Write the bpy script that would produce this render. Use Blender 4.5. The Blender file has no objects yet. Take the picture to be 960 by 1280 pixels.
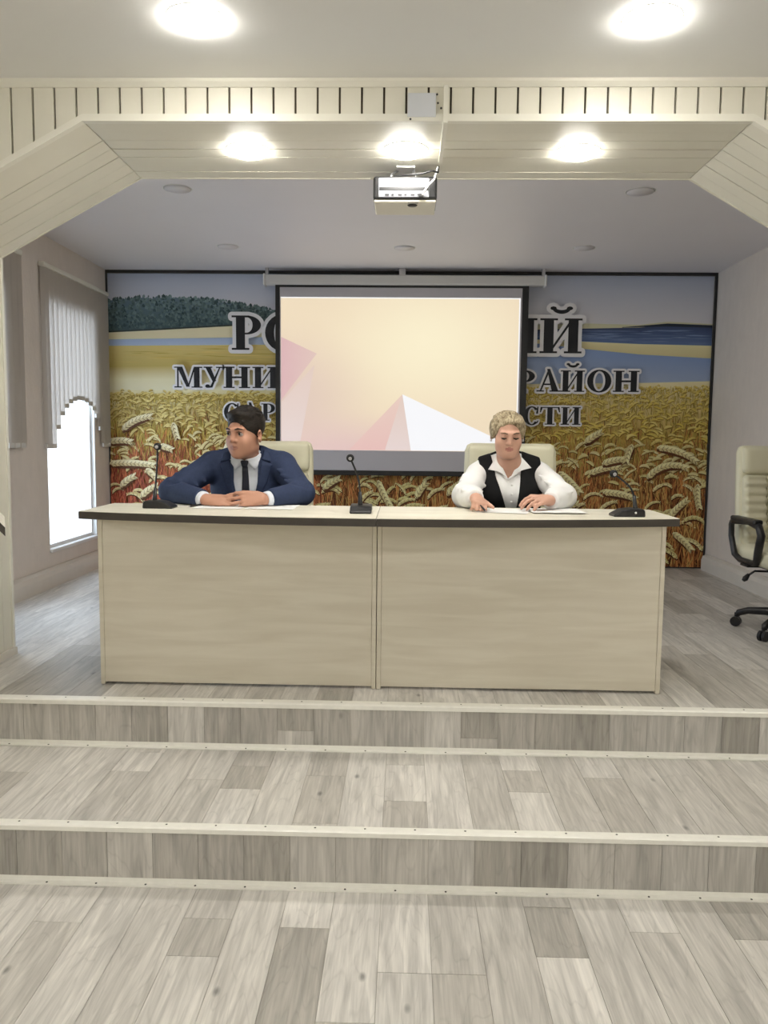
import bpy, bmesh, math, random
import numpy as np
from mathutils import Vector, Matrix

SC = bpy.context.scene
COL = SC.collection
random.seed(7)
RNG = np.random.default_rng(11)

# ------------------------------------------------------------------ camera
CAM_H, PITCH, YAW, ROLL, FPX = 1.42, 0.0937, 0.0252, 0.0103, 988.67
cd = bpy.data.cameras.new('camera')
cam = bpy.data.objects.new('camera', cd)
COL.objects.link(cam)
cd.sensor_fit = 'HORIZONTAL'
cd.sensor_width = 36.0
cd.lens = FPX / 960 * 36.0
cd.clip_start = 0.05
fwd = Vector((-math.sin(YAW), math.cos(YAW), 0))
R0 = Vector((math.cos(YAW), math.sin(YAW), 0))
Zv = Vector((0, 0, 1))
F = fwd * math.cos(PITCH) - Zv * math.sin(PITCH)
U0 = Zv * math.cos(PITCH) + fwd * math.sin(PITCH)
Rc = R0 * math.cos(ROLL) + U0 * math.sin(ROLL)
Uc = U0 * math.cos(ROLL) - R0 * math.sin(ROLL)
cam.matrix_world = Matrix(((Rc.x, Uc.x, -F.x, 0), (Rc.y, Uc.y, -F.y, 0), (Rc.z, Uc.z, -F.z, CAM_H), (0, 0, 0, 1)))
SC.camera = cam

# ------------------------------------------------------------------ world, exposure
w = bpy.data.worlds.new('overcast_sky')
SC.world = w
w.use_nodes = True
bg = w.node_tree.nodes['Background']
bg.inputs[0].default_value = (0.72, 0.85, 1.0, 1)
bg.inputs[1].default_value = 5.5
SC.view_settings.view_transform = 'Standard'
SC.view_settings.look = 'None'
SC.view_settings.gamma = 1.0
SC.view_settings.use_curve_mapping = False
SC.view_settings.exposure = 0.42
SC.cycles.use_denoising = True
SC.cycles.max_bounces = 8
SC.cycles.diffuse_bounces = 5
SC.cycles.sample_clamp_indirect = 8.0
LAMP_W = 62.0          # radiance of the round ceiling lamps

# ------------------------------------------------------------------ main dimensions (metres)
Y1, S1 = 2.375, 0.184          # first riser, step height
Y2, S2 = 3.030, 0.367          # second riser, stage height
YM = 6.590                     # back wall
XL, XR = -2.466, 2.498         # stage side walls
ZC, ZS, ZST = 2.723, 2.578, 2.764   # hall ceiling, soffit, stage ceiling
YB = 3.674                     # rear of the soffit
XA, XB = -1.208, 1.250         # where the soffit bends down
PL, PR = -1.865, 1.900         # inner faces of the piers
ZPL, ZPR = 2.222, 2.205        # where the slopes meet the piers
HX = 3.3                       # hall half width
HB = -8.0                      # hall rear wall

# ------------------------------------------------------------------ materials
def nodes_of(m):
    m.use_nodes = True
    return m.node_tree.nodes, m.node_tree.links

def srgb(r, g, b):
    f = lambda c: (c / 255 / 12.92) if c / 255 <= 0.04045 else ((c / 255 + 0.055) / 1.055) ** 2.4
    return (f(r), f(g), f(b), 1)

def mat(name, col, rough=0.6, metal=0.0, noise=0.0, nscale=30.0, bump=0.0, bscale=200.0, spec=0.5, stretch=(1, 1, 1)):
    m = bpy.data.materials.new(name)
    N, L = nodes_of(m)
    b = N['Principled BSDF']
    b.inputs['Roughness'].default_value = rough
    b.inputs['Metallic'].default_value = metal
    b.inputs['Specular IOR Level'].default_value = spec
    c = col if len(col) == 4 else (*col, 1)
    b.inputs['Base Color'].default_value = c
    if noise > 0 or bump > 0:
        g = N.new('ShaderNodeNewGeometry')
        mp = N.new('ShaderNodeMapping')
        mp.inputs['Scale'].default_value = stretch
        L.new(g.outputs['Position'], mp.inputs['Vector'])
    if noise > 0:
        t = N.new('ShaderNodeTexNoise')
        t.inputs['Scale'].default_value = nscale
        t.inputs['Detail'].default_value = 4
        L.new(mp.outputs[0], t.inputs['Vector'])
        mx = N.new('ShaderNodeMix'); mx.data_type = 'RGBA'
        mx.inputs['A'].default_value = tuple(max(0, x * (1 - noise)) for x in c[:3]) + (1,)
        mx.inputs['B'].default_value = tuple(min(1, x * (1 + noise)) for x in c[:3]) + (1,)
        L.new(t.outputs['Fac'], mx.inputs['Factor'])
        L.new(mx.outputs['Result'], b.inputs['Base Color'])
    if bump > 0:
        t2 = N.new('ShaderNodeTexNoise')
        t2.inputs['Scale'].default_value = bscale
        t2.inputs['Detail'].default_value = 3
        L.new(mp.outputs[0], t2.inputs['Vector'])
        bp = N.new('ShaderNodeBump')
        bp.inputs['Strength'].default_value = bump
        bp.inputs['Distance'].default_value = 0.004
        L.new(t2.outputs['Fac'], bp.inputs['Height'])
        L.new(bp.outputs[0], b.inputs['Normal'])
    return m

def emit_mat(name, col, strength):
    m = bpy.data.materials.new(name)
    N, L = nodes_of(m)
    b = N['Principled BSDF']
    b.inputs['Base Color'].default_value = (0.8, 0.8, 0.8, 1)
    b.inputs['Emission Color'].default_value = (*col[:3], 1)
    b.inputs['Emission Strength'].default_value = strength
    return m

def plank_mat():
    """pale oak print; the tone of each plank comes from the object's own colour"""
    m = bpy.data.materials.new('oak_vinyl_plank')
    N, L = nodes_of(m)
    b = N['Principled BSDF']
    b.inputs['Roughness'].default_value = 0.42
    b.inputs['Specular IOR Level'].default_value = 0.35
    g = N.new('ShaderNodeNewGeometry'); oi = N.new('ShaderNodeObjectInfo')
    sp = N.new('ShaderNodeSeparateXYZ'); L.new(g.outputs['Position'], sp.inputs[0])
    sm = N.new('ShaderNodeMath'); sm.operation = 'SUBTRACT'
    L.new(sp.outputs['Y'], sm.inputs[0]); L.new(sp.outputs['Z'], sm.inputs[1])
    rm = N.new('ShaderNodeMath'); rm.operation = 'MULTIPLY'; rm.inputs[1].default_value = 57.0
    L.new(oi.outputs['Random'], rm.inputs[0])
    cb = N.new('ShaderNodeCombineXYZ')
    L.new(sp.outputs['X'], cb.inputs['X']); L.new(sm.outputs[0], cb.inputs['Y']); L.new(rm.outputs[0], cb.inputs['Z'])
    # long soft grain
    mp = N.new('ShaderNodeMapping'); mp.inputs['Scale'].default_value = (26, 2.6, 1)
    L.new(cb.outputs[0], mp.inputs['Vector'])
    n1 = N.new('ShaderNodeTexNoise'); n1.inputs['Scale'].default_value = 1.0; n1.inputs['Detail'].default_value = 6
    n1.inputs['Distortion'].default_value = 1.4
    L.new(mp.outputs[0], n1.inputs['Vector'])
    # fine fibres
    mp2 = N.new('ShaderNodeMapping'); mp2.inputs['Scale'].default_value = (160, 6, 1)
    L.new(cb.outputs[0], mp2.inputs['Vector'])
    n2 = N.new('ShaderNodeTexNoise'); n2.inputs['Scale'].default_value = 1.0; n2.inputs['Detail'].default_value = 3
    L.new(mp2.outputs[0], n2.inputs['Vector'])
    # contour lines of the grain
    n4 = N.new('ShaderNodeTexNoise'); n4.inputs['Scale'].default_value = 1.0; n4.inputs['Detail'].default_value = 2
    mp4 = N.new('ShaderNodeMapping'); mp4.inputs['Scale'].default_value = (9, 1.6, 1)
    L.new(cb.outputs[0], mp4.inputs['Vector']); L.new(mp4.outputs[0], n4.inputs['Vector'])
    ml = N.new('ShaderNodeMath'); ml.operation = 'MULTIPLY'; ml.inputs[1].default_value = 13.0
    L.new(n4.outputs['Fac'], ml.inputs[0])
    fr = N.new('ShaderNodeMath'); fr.operation = 'PINGPONG'; fr.inputs[1].default_value = 0.5
    L.new(ml.outputs[0], fr.inputs[0])
    rl = N.new('ShaderNodeMapRange'); rl.inputs['From Min'].default_value = 0.0; rl.inputs['From Max'].default_value = 0.12
    rl.inputs['To Min'].default_value = 0.90; rl.inputs['To Max'].default_value = 1.0
    L.new(fr.outputs[0], rl.inputs['Value'])
    # knots
    v = N.new('ShaderNodeTexVoronoi'); v.inputs['Scale'].default_value = 1.0
    mp3 = N.new('ShaderNodeMapping'); mp3.inputs['Scale'].default_value = (5.2, 2.6, 1)
    L.new(cb.outputs[0], mp3.inputs['Vector']); L.new(mp3.outputs[0], v.inputs['Vector'])
    rk = N.new('ShaderNodeMapRange'); rk.inputs['From Min'].default_value = 0.015; rk.inputs['From Max'].default_value = 0.06
    rk.inputs['To Min'].default_value = 0.45; rk.inputs['To Max'].default_value = 1.0
    L.new(v.outputs['Distance'], rk.inputs['Value'])
    r1 = N.new('ShaderNodeMapRange'); r1.inputs['From Min'].default_value = 0.3; r1.inputs['From Max'].default_value = 0.7
    r1.inputs['To Min'].default_value = 0.74; r1.inputs['To Max'].default_value = 1.12
    L.new(n1.outputs['Fac'], r1.inputs['Value'])
    r2 = N.new('ShaderNodeMapRange'); r2.inputs['From Min'].default_value = 0.3; r2.inputs['From Max'].default_value = 0.7
    r2.inputs['To Min'].default_value = 0.88; r2.inputs['To Max'].default_value = 1.06
    L.new(n2.outputs['Fac'], r2.inputs['Value'])
    a = N.new('ShaderNodeMath'); a.operation = 'MULTIPLY'; L.new(r1.outputs[0], a.inputs[0]); L.new(r2.outputs[0], a.inputs[1])
    a2 = N.new('ShaderNodeMath'); a2.operation = 'MULTIPLY'; L.new(a.outputs[0], a2.inputs[0]); L.new(rk.outputs[0], a2.inputs[1])
    a3 = N.new('ShaderNodeMath'); a3.operation = 'MULTIPLY'; L.new(a2.outputs[0], a3.inputs[0]); L.new(rl.outputs[0], a3.inputs[1])
    vm = N.new('ShaderNodeVectorMath'); vm.operation = 'SCALE'
    L.new(oi.outputs['Color'], vm.inputs[0]); L.new(a3.outputs[0], vm.inputs['Scale'])
    L.new(vm.outputs[0], b.inputs['Base Color'])
    bp = N.new('ShaderNodeBump'); bp.inputs['Strength'].default_value = 0.12; bp.inputs['Distance'].default_value = 0.002
    L.new(a3.outputs[0], bp.inputs['Height']); L.new(bp.outputs[0], b.inputs['Normal'])
    return m

def laminate_mat(name, c0, c1):
    m = bpy.data.materials.new(name)
    N, L = nodes_of(m)
    b = N['Principled BSDF']
    b.inputs['Roughness'].default_value = 0.45
    g = N.new('ShaderNodeNewGeometry')
    mp = N.new('ShaderNodeMapping'); mp.inputs['Scale'].default_value = (1.1, 9, 11)
    L.new(g.outputs['Position'], mp.inputs['Vector'])
    n = N.new('ShaderNodeTexNoise'); n.inputs['Scale'].default_value = 2.2; n.inputs['Detail'].default_value = 6
    n.inputs['Distortion'].default_value = 0.6
    L.new(mp.outputs[0], n.inputs['Vector'])
    r = N.new('ShaderNodeMapRange'); r.inputs['From Min'].default_value = 0.35; r.inputs['From Max'].default_value = 0.65
    L.new(n.outputs['Fac'], r.inputs['Value'])
    mx = N.new('ShaderNodeMix'); mx.data_type = 'RGBA'
    mx.inputs['A'].default_value = c0; mx.inputs['B'].default_value = c1
    L.new(r.outputs[0], mx.inputs['Factor']); L.new(mx.outputs['Result'], b.inputs['Base Color'])
    return m

def fabric_blind_mat():
    m = bpy.data.materials.new('blind_fabric')
    N, L = nodes_of(m)
    out = N['Material Output']; N.remove(N['Principled BSDF'])
    d = N.new('ShaderNodeBsdfDiffuse'); d.inputs[0].default_value = (0.66, 0.62, 0.57, 1)
    t = N.new('ShaderNodeBsdfTranslucent'); t.inputs[0].default_value = (0.84, 0.80, 0.76, 1)
    mx = N.new('ShaderNodeMixShader'); mx.inputs[0].default_value = 0.42
    L.new(d.outputs[0], mx.inputs[1]); L.new(t.outputs[0], mx.inputs[2]); L.new(mx.outputs[0], out.inputs[0])
    return m

def pane_mat():
    m = bpy.data.materials.new('window_glass')
    N, L = nodes_of(m)
    out = N['Material Output']; N.remove(N['Principled BSDF'])
    t = N.new('ShaderNodeBsdfTransparent'); t.inputs[0].default_value = (0.96, 0.98, 1, 1)
    g = N.new('ShaderNodeBsdfGlossy'); g.inputs['Roughness'].default_value = 0.02
    mx = N.new('ShaderNodeMixShader'); mx.inputs[0].default_value = 0.06
    L.new(t.outputs[0], mx.inputs[1]); L.new(g.outputs[0], mx.inputs[2]); L.new(mx.outputs[0], out.inputs[0])
    return m

def vcol_mat(name, gain=1.0, rough=0.55):
    m = bpy.data.materials.new(name)
    N, L = nodes_of(m)
    b = N['Principled BSDF']; b.inputs['Roughness'].default_value = rough
    b.inputs['Specular IOR Level'].default_value = 0.2
    a = N.new('ShaderNodeAttribute'); a.attribute_name = 'ink'
    vm = N.new('ShaderNodeVectorMath'); vm.operation = 'SCALE'; vm.inputs['Scale'].default_value = gain
    L.new(a.outputs['Color'], vm.inputs[0]); L.new(vm.outputs[0], b.inputs['Base Color'])
    return m

def hair_mat(name, c0, c1, stretch):
    m = bpy.data.materials.new(name)
    N, L = nodes_of(m)
    b = N['Principled BSDF']; b.inputs['Roughness'].default_value = 0.55
    b.inputs['Specular IOR Level'].default_value = 0.3
    g = N.new('ShaderNodeNewGeometry'); mp = N.new('ShaderNodeMapping'); mp.inputs['Scale'].default_value = stretch
    L.new(g.outputs['Position'], mp.inputs['Vector'])
    n = N.new('ShaderNodeTexNoise'); n.inputs['Scale'].default_value = 1.0; n.inputs['Detail'].default_value = 3
    n.inputs['Distortion'].default_value = 0.8
    L.new(mp.outputs[0], n.inputs['Vector'])
    r = N.new('ShaderNodeMapRange'); r.inputs['From Min'].default_value = 0.35; r.inputs['From Max'].default_value = 0.65
    L.new(n.outputs['Fac'], r.inputs['Value'])
    mx = N.new('ShaderNodeMix'); mx.data_type = 'RGBA'; mx.inputs['A'].default_value = c0; mx.inputs['B'].default_value = c1
    L.new(r.outputs[0], mx.inputs['Factor']); L.new(mx.outputs['Result'], b.inputs['Base Color'])
    bp = N.new('ShaderNodeBump'); bp.inputs['Strength'].default_value = 0.5; bp.inputs['Distance'].default_value = 0.004
    L.new(n.outputs['Fac'], bp.inputs['Height']); L.new(bp.outputs[0], b.inputs['Normal'])
    return m

M = {}
M['plank'] = plank_mat()
M['subfloor'] = mat('subfloor_joint', (0.36, 0.335, 0.29), 0.8)
M['nosing'] = mat('aluminium_nosing', (0.88, 0.87, 0.81), 0.38, 0.0, 0.08, 40)
M['screw'] = mat('screw_dark', (0.06, 0.06, 0.055), 0.5)
M['cream'] = mat('cream_painted_board', (0.76, 0.735, 0.635), 0.42, 0, 0.05, 6, 0.06, 60, stretch=(1, 1, 1))
M['creamtrim'] = mat('cream_painted_trim', (0.82, 0.80, 0.71), 0.4, 0, 0.03, 10)
M['groove'] = mat('board_groove_shade', (0.10, 0.085, 0.06), 0.8)  # shade of the gaps between boards, put into a dark backing colour
M['ceil'] = mat('ceiling_white', (0.82, 0.82, 0.81), 0.7, 0, 0.02, 3)
M['ceilstage'] = mat('stage_ceiling_satin', (0.78, 0.76, 0.79), 0.5, 0, 0.02, 3)
M['wallstage'] = mat('textured_wallpaper', (0.74, 0.675, 0.615), 0.75, 0, 0.07, 14, 0.5, 55, stretch=(1, 1, 0.5))
M['wallhall'] = mat('hall_wall_paint', (0.80, 0.78, 0.72), 0.7)
M['base'] = mat('skirting_paint', (0.70, 0.66, 0.60), 0.5, 0, 0.05, 12)
M['white'] = mat('white_plastic', (0.80, 0.80, 0.79), 0.4)
M['offwhite'] = mat('offwhite_plastic', (0.66, 0.65, 0.63), 0.45)
M['black'] = mat('black_plastic', (0.012, 0.012, 0.013), 0.38)
M['softblack'] = mat('black_foam', (0.01, 0.01, 0.011), 0.85)
M['maple'] = laminate_mat('pale_maple_laminate', (0.62, 0.57, 0.465, 1), (0.69, 0.645, 0.54, 1))
M['mapletop'] = laminate_mat('pale_maple_top', (0.72, 0.68, 0.56, 1), (0.82, 0.785, 0.67, 1))
M['edge'] = mat('dark_edge_band', (0.055, 0.046, 0.038), 0.45, 0, 0.15, 30)
M['leather'] = mat('cream_leather', (0.70, 0.67, 0.50), 0.42, 0, 0.04, 10, 0.08, 400)
M['paper'] = mat('paper_white', (0.86, 0.86, 0.85), 0.7)
M['blind'] = fabric_blind_mat()
M['glass'] = pane_mat()
M['lampring'] = mat('lamp_ring_white', (0.82, 0.82, 0.80), 0.4)
M['lamp'] = emit_mat('lamp_diffuser_lit', (1.0, 0.965, 0.89), LAMP_W)
M['lampoff'] = mat('lamp_diffuser_off', (0.74, 0.72, 0.74), 0.4)
M['metal'] = mat('brushed_metal', (0.55, 0.55, 0.56), 0.35, 0.9)
M['ink'] = vcol_mat('mural_print_ink', 1.0)
M['letter'] = mat('letter_black', (0.008, 0.009, 0.013), 0.5)
M['halo'] = mat('letter_outline_white', (0.86, 0.85, 0.87), 0.55)
M['screenfab'] = mat('screen_fabric_grey', (0.52, 0.50, 0.53), 0.8)
M['frame'] = mat('mural_frame_dark', (0.03, 0.028, 0.027), 0.4)

# ------------------------------------------------------------------ object helpers
def tag(o, label=None, cat=None, group=None, kind=None):
    if label: o['label'] = label
    if cat: o['category'] = cat
    if group: o['group'] = group
    if kind: o['kind'] = kind
    return o

def empty(name, loc, label=None, cat=None, group=None, rz=0.0):
    o = bpy.data.objects.new(name, None)
    COL.objects.link(o)
    o.empty_display_size = 0.1
    o.location = loc
    o.rotation_euler = (0, 0, rz)
    bpy.context.view_layer.update()
    return tag(o, label, cat, group)

def link(name, me, m=None, parent=None, local=False):
    """local: mesh coordinates are in the parent's frame; otherwise in world space"""
    o = bpy.data.objects.new(name, me)
    COL.objects.link(o)
    if m is not None and not me.materials:
        me.materials.append(m)
    if parent is not None:
        o.parent = parent
        if not local:
            o.matrix_parent_inverse = parent.matrix_world.inverted()
    return o

def bm_mesh(name, bm, smooth=False):
    me = bpy.data.meshes.new(name)
    bm.normal_update()
    bm.to_mesh(me); bm.free()
    if smooth:
        me.polygons.foreach_set('use_smooth', [True] * len(me.polygons))
    return me

def b_box(bm, lo, hi, bev=0.0, seg=1):
    r = bmesh.ops.create_cube(bm, size=1.0)
    vs = r['verts']
    for v in vs:
        v.co = Vector([(lo[i] + hi[i]) / 2 + v.co[i] * (hi[i] - lo[i]) for i in range(3)])
    if bev > 0:
        es = list({e for v in vs for e in v.link_edges})
        bmesh.ops.bevel(bm, geom=es, offset=bev, segments=seg, profile=0.5, affect='EDGES')

def box(name, lo, hi, m, parent=None, bev=0.0, seg=1, local=False, kind=None):
    bm = bmesh.new(); b_box(bm, lo, hi, bev, seg)
    o = link(name, bm_mesh(name, bm), m, parent, local)
    if kind: o['kind'] = kind
    return o

def boxes(name, lst, m, parent=None, bev=0.0, local=False):
    bm = bmesh.new()
    for lo, hi in lst: b_box(bm, lo, hi, bev)
    return link(name, bm_mesh(name, bm), m, parent, local)

def b_prism(bm, poly, axis, a, c):
    """poly: 2D points; axis: 'y' -> points are (x,z) extruded from y=a to y=c ; 'z' -> (x,y) ; 'x' -> (y,z)"""
    def mk(p, t):
        return {'y': (p[0], t, p[1]), 'z': (p[0], p[1], t), 'x': (t, p[0], p[1])}[axis]
    A = [bm.verts.new(mk(p, a)) for p in poly]
    B = [bm.verts.new(mk(p, c)) for p in poly]
    n = len(poly)
    fs = [bm.faces.new(A), bm.faces.new(B[::-1])]
    for i in range(n):
        fs.append(bm.faces.new((A[i], B[i], B[(i + 1) % n], A[(i + 1) % n])))
    bmesh.ops.recalc_face_normals(bm, faces=fs)

def prism(name, poly, axis, a, c, m, parent=None, bev=0.0, local=False, kind=None):
    bm = bmesh.new(); b_prism(bm, poly, axis, a, c)
    if bev > 0:
        bmesh.ops.bevel(bm, geom=bm.edges[:], offset=bev, segments=2, profile=0.5, affect='EDGES')
    o = link(name, bm_mesh(name, bm), m, parent, local)
    if kind: o['kind'] = kind
    return o

def b_tube(bm, pts, rad, n=10, cap=True):
    pts = [Vector(p) for p in pts]
    rs = rad if isinstance(rad, (list, tuple)) else [rad] * len(pts)
    rings = []; up = None
    for i, p in enumerate(pts):
        d = (pts[min(i + 1, len(pts) - 1)] - pts[max(i - 1, 0)]).normalized()
        if up is None:
            up = Vector((0, 0, 1)) if abs(d.z) < 0.9 else Vector((1, 0, 0))
        a = d.cross(up).normalized(); b = a.cross(d).normalized(); up = b
        rings.append([bm.verts.new(p + (a * math.cos(t) + b * math.sin(t)) * rs[i]) for t in [2 * math.pi * k / n for k in range(n)]])
    fs = []
    for r0, r1 in zip(rings, rings[1:]):
        for k in range(n):
            fs.append(bm.faces.new((r0[k], r0[(k + 1) % n], r1[(k + 1) % n], r1[k])))
    if cap:
        fs.append(bm.faces.new(rings[0][::-1])); fs.append(bm.faces.new(rings[-1]))
    bmesh.ops.recalc_face_normals(bm, faces=fs)

def tube(name, pts, rad, m, parent=None, n=10, local=False):
    bm = bmesh.new(); b_tube(bm, pts, rad, n)
    return link(name, bm_mesh(name, bm, True), m, parent, local)

def b_lathe(bm, prof, n=24, c=(0, 0, 0)):
    rings = []
    for r, z in prof:
        rings.append([bm.verts.new((c[0] + r * math.cos(2 * math.pi * k / n), c[1] + r * math.sin(2 * math.pi * k / n), c[2] + z)) for k in range(n)])
    fs = []
    for r0, r1 in zip(rings, rings[1:]):
        for k in range(n):
            fs.append(bm.faces.new((r0[k], r0[(k + 1) % n], r1[(k + 1) % n], r1[k])))
    fs.append(bm.faces.new(rings[0][::-1])); fs.append(bm.faces.new(rings[-1]))
    bmesh.ops.recalc_face_normals(bm, faces=fs)

def lathe(name, prof, m, parent=None, n=24, c=(0, 0, 0), local=False, smooth=True):
    bm = bmesh.new(); b_lathe(bm, prof, n, c)
    return link(name, bm_mesh(name, bm, smooth), m, parent, local)

def rbox_mesh(name, half, r, n=10, fn=None):
    """rounded box from a subdivided cube; fn(p) may displace each point"""
    bm = bmesh.new()
    bmesh.ops.create_cube(bm, size=2.0)
    bmesh.ops.subdivide_edges(bm, edges=bm.edges[:], cuts=n, use_grid_fill=True)
    h = Vector(half)
    for v in bm.verts:
        p = Vector([v.co[i] * h[i] for i in range(3)])
        q = Vector([max(-(h[i] - r), min(h[i] - r, p[i])) for i in range(3)])
        d = p - q
        if d.length > 1e-9: p = q + d.normalized() * r
        v.co = fn(p) if fn else p
    return bm_mesh(name, bm, True)

UNIT = None
def unit_cube():
    global UNIT
    if UNIT is None:
        bm = bmesh.new(); bmesh.ops.create_cube(bm, size=1.0)
        UNIT = bm_mesh('plank', bm)
        UNIT.materials.append(M['plank'])
    return UNIT

def plank(lo, hi, tone, parent):
    o = bpy.data.objects.new('plank', unit_cube())
    COL.objects.link(o)
    o.location = [(lo[i] + hi[i]) / 2 for i in range(3)]
    o.scale = [hi[i] - lo[i] for i in range(3)]
    o.color = (*tone, 1)
    o.parent = parent
    return o

# ------------------------------------------------------------------ floors, steps, planks
PW, PX0 = 0.1452, 0.235
TONES = {'l': (0.71, 0.685, 0.645), 'm': (0.60, 0.575, 0.535), 'n': (0.65, 0.625, 0.585), 'd': (0.45, 0.428, 0.39), 'e': (0.535, 0.51, 0.47)}
def rtone():
    k = random.choices('lmnde', (2, 4, 5, 1.2, 2))[0]
    t = TONES[k]; j = random.uniform(0.95, 1.05)
    return tuple(x * j for x in t)
def seam(k): return PX0 + k * PW
def col_of(x): return math.floor((x - PX0) / PW)
G = 0.0007

floor = box('floor', (-HX, HB, -0.1), (HX, Y1 + 0.02, -0.003), M['subfloor'], kind='structure')
def lay_floor(parent, x0, x1, ya, yb, z, fixed, lmin=0.35, lmax=1.0, th=0.003):
    """planks running along Y between ya and yb; fixed: {column: [(y from, y to, tone), ...]}"""
    k0, k1 = col_of(x0), col_of(x1)
    for k in range(k0, k1 + 1):
        a, b = max(seam(k), x0), min(seam(k + 1), x1)
        if b - a < 0.01: continue
        cuts = []
        y = ya
        fx = sorted(fixed.get(k, []))
        while y < yb - 1e-6:
            nx = [f for f in fx if f[0] >= y - 1e-6]
            if nx and nx[0][0] - y < 1e-3:
                cuts.append((y, min(nx[0][1], yb), TONES[nx[0][2]])); y = min(nx[0][1], yb); continue
            lim = nx[0][0] if nx else yb
            e = y + random.uniform(lmin, lmax)
            if lim - e < 0.2: e = lim
            cuts.append((y, e, rtone())); y = e
        for (p, q, t) in cuts:
            plank((a + G, p + G, z - th), (b - G, q - G, z), t, parent)
lay_floor(floor, -2.3, 2.3, 0.75, Y1, 0.0, {
    col_of(-1.0): [(2.166, 2.345, 'l')], col_of(-0.26): [(1.62, 2.168, 'd')], col_of(-0.55): [(2.03, 2.2, 'e'), (1.5, 2.03, 'l')],
    col_of(0.77): [(2.188, 2.375, 'l'), (1.6, 2.188, 'm')], col_of(0.48): [(2.066, 2.3, 'd'), (1.5, 2.066, 'l')],
    col_of(0.2): [(1.45, 1.985, 'e')], col_of(-0.70): [(1.7, 2.375, 'n')], col_of(-0.1): [(1.8, 2.375, 'l')], col_of(0.05): [(1.985, 2.375, 'l')]}, th=0.0029)
# floor of the hall beyond the built planks
box('floor_rear', (-HX, HB, -0.003), (HX, 0.75, 0.0), M['subfloor'], floor)
for s in (-1, 1):
    box('floor_side', (min(s * 2.3, s * HX), 0.75, -0.003), (max(s * 2.3, s * HX), Y1, 0.0), M['subfloor'], floor)
for o in floor.children:
    if o.name.startswith('floor_'):
        o.data.materials[0] = M['plank']; o.color = (*TONES['n'], 1)

step = box('step', (-HX, Y1, -0.1), (HX, Y2 + 0.02, S1 - 0.003), M['subfloor'], kind='structure')
stage = box('stage_platform', (-HX, Y2, -0.1), (HX, YM + 0.3, S2 - 0.003), M['subfloor'], kind='structure')
def lay_riser(parent, x0, x1, y, z0, z1, fixed):
    for k in range(col_of(x0), col_of(x1) + 1):
        a, b = max(seam(k), x0), min(seam(k + 1), x1)
        if b - a < 0.01: continue
        f = fixed.get(k)
        if f:
            zz = z0 + (z1 - z0) * f[0]
            if f[0] > 0.02: plank((a + G, y - 0.003, z0), (b - G, y - 0.0001, zz - G), TONES[f[2]], parent)
            plank((a + G, y - 0.003, zz + G), (b - G, y - 0.0001, z1), TONES[f[1]], parent)
        else:
            t = random.choice(['m', 'e', 'n', 'm', 'd', 'l'])
            j = 0.93 * random.uniform(0.92, 1.05)
            plank((a + G, y - 0.003, z0), (b - G, y - 0.0001, z1), tuple(j * c for c in TONES[t]), parent)
lay_riser(step, -2.3, 2.3, Y1, 0.0, S1, {col_of(-1.14): (0.0, 'd', 'm'), col_of(-0.41): (0.0, 'd', 'm'), col_of(0.31): (0.0, 'd', 'd'), col_of(0.02): (0.0, 'm', 'm')})
lay_riser(stage, -2.3, 2.3, Y2, S1, S2, {col_of(-1.0): (0.0, 'd', 'd'), col_of(-0.42): (0.42, 'd', 'n'), col_of(0.31): (0.33, 'd', 'm'), col_of(0.6): (0.0, 'd', 'm'), col_of(-1.14): (0.0, 'e', 'm')})
lay_floor(step, -2.3, 2.3, Y1, Y2, S1, {
    col_of(-1.0): [(2.794, 2.97, 'l')], col_of(-0.55): [(2.668, 2.86, 'd'), (2.375, 2.668, 'l')], col_of(-0.26): [(2.43, 2.79, 'e')],
    col_of(0.02): [(2.6, 2.9, 'l'), (2.375, 2.6, 'e')], col_of(0.46): [(2.69, 2.87, 'e'), (2.375, 2.69, 'l')], col_of(0.75): [(2.818, 3.03, 'l')],
    col_of(-0.12): [(2.375, 3.03, 'l')], col_of(0.2): [(2.375, 3.03, 'l')]}, th=0.0029)
lay_floor(stage, XL, XR, Y2, YM, S2, {}, 0.55, 1.15, th=0.0029)
for s, a, b in ((-1, -HX, XL), (1, XR, HX)):
    o = box('floor_side', (a, Y2, S2 - 0.003), (b, YM + 0.3, S2), M['plank'], stage); o.color = (*TONES['n'], 1)
for par, z, ya, yb in ((step, S1, Y1, Y2),):
    for s in (-1, 1):
        o = box('floor_side', (min(s * 2.3, s * HX), ya, z - 0.003), (max(s * 2.3, s * HX), yb, z), M['plank'], par); o.color = (*TONES['n'], 1)

# nosings and base strips with screws
def strip(name, poly, y_scr, z_scr, horizontal, x0=-2.6, x1=2.6, phase=0.0):
    t = prism(name, poly, 'x', x0, x1, M['nosing'], kind='structure')
    bm = bmesh.new()
    b_lathe(bm, [(0.0035, -0.0004), (0.0035, 0.0008), (0.0018, 0.0012)], 8)
    me = bm_mesh('screw', bm); me.materials.append(M['screw'])
    x = -1.75 + phase
    while x < 1.75:
        o = bpy.data.objects.new('screw', me); COL.objects.link(o)
        o.location = (x, y_scr, z_scr)
        if not horizontal: o.rotation_euler = (math.pi / 2, 0, 0)
        o.parent = t
        x += 0.158
    return t
e = 0.0
strip('trim_1', [(Y1 - 0.022, 0.0), (Y1 - 0.022, 0.004), (Y1 - 0.006, 0.006), (Y1 - 0.004, 0.020), (Y1 - 0.0031, 0.020), (Y1 - 0.0031, 0.0)], Y1 - 0.014, 0.0051, True)
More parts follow.
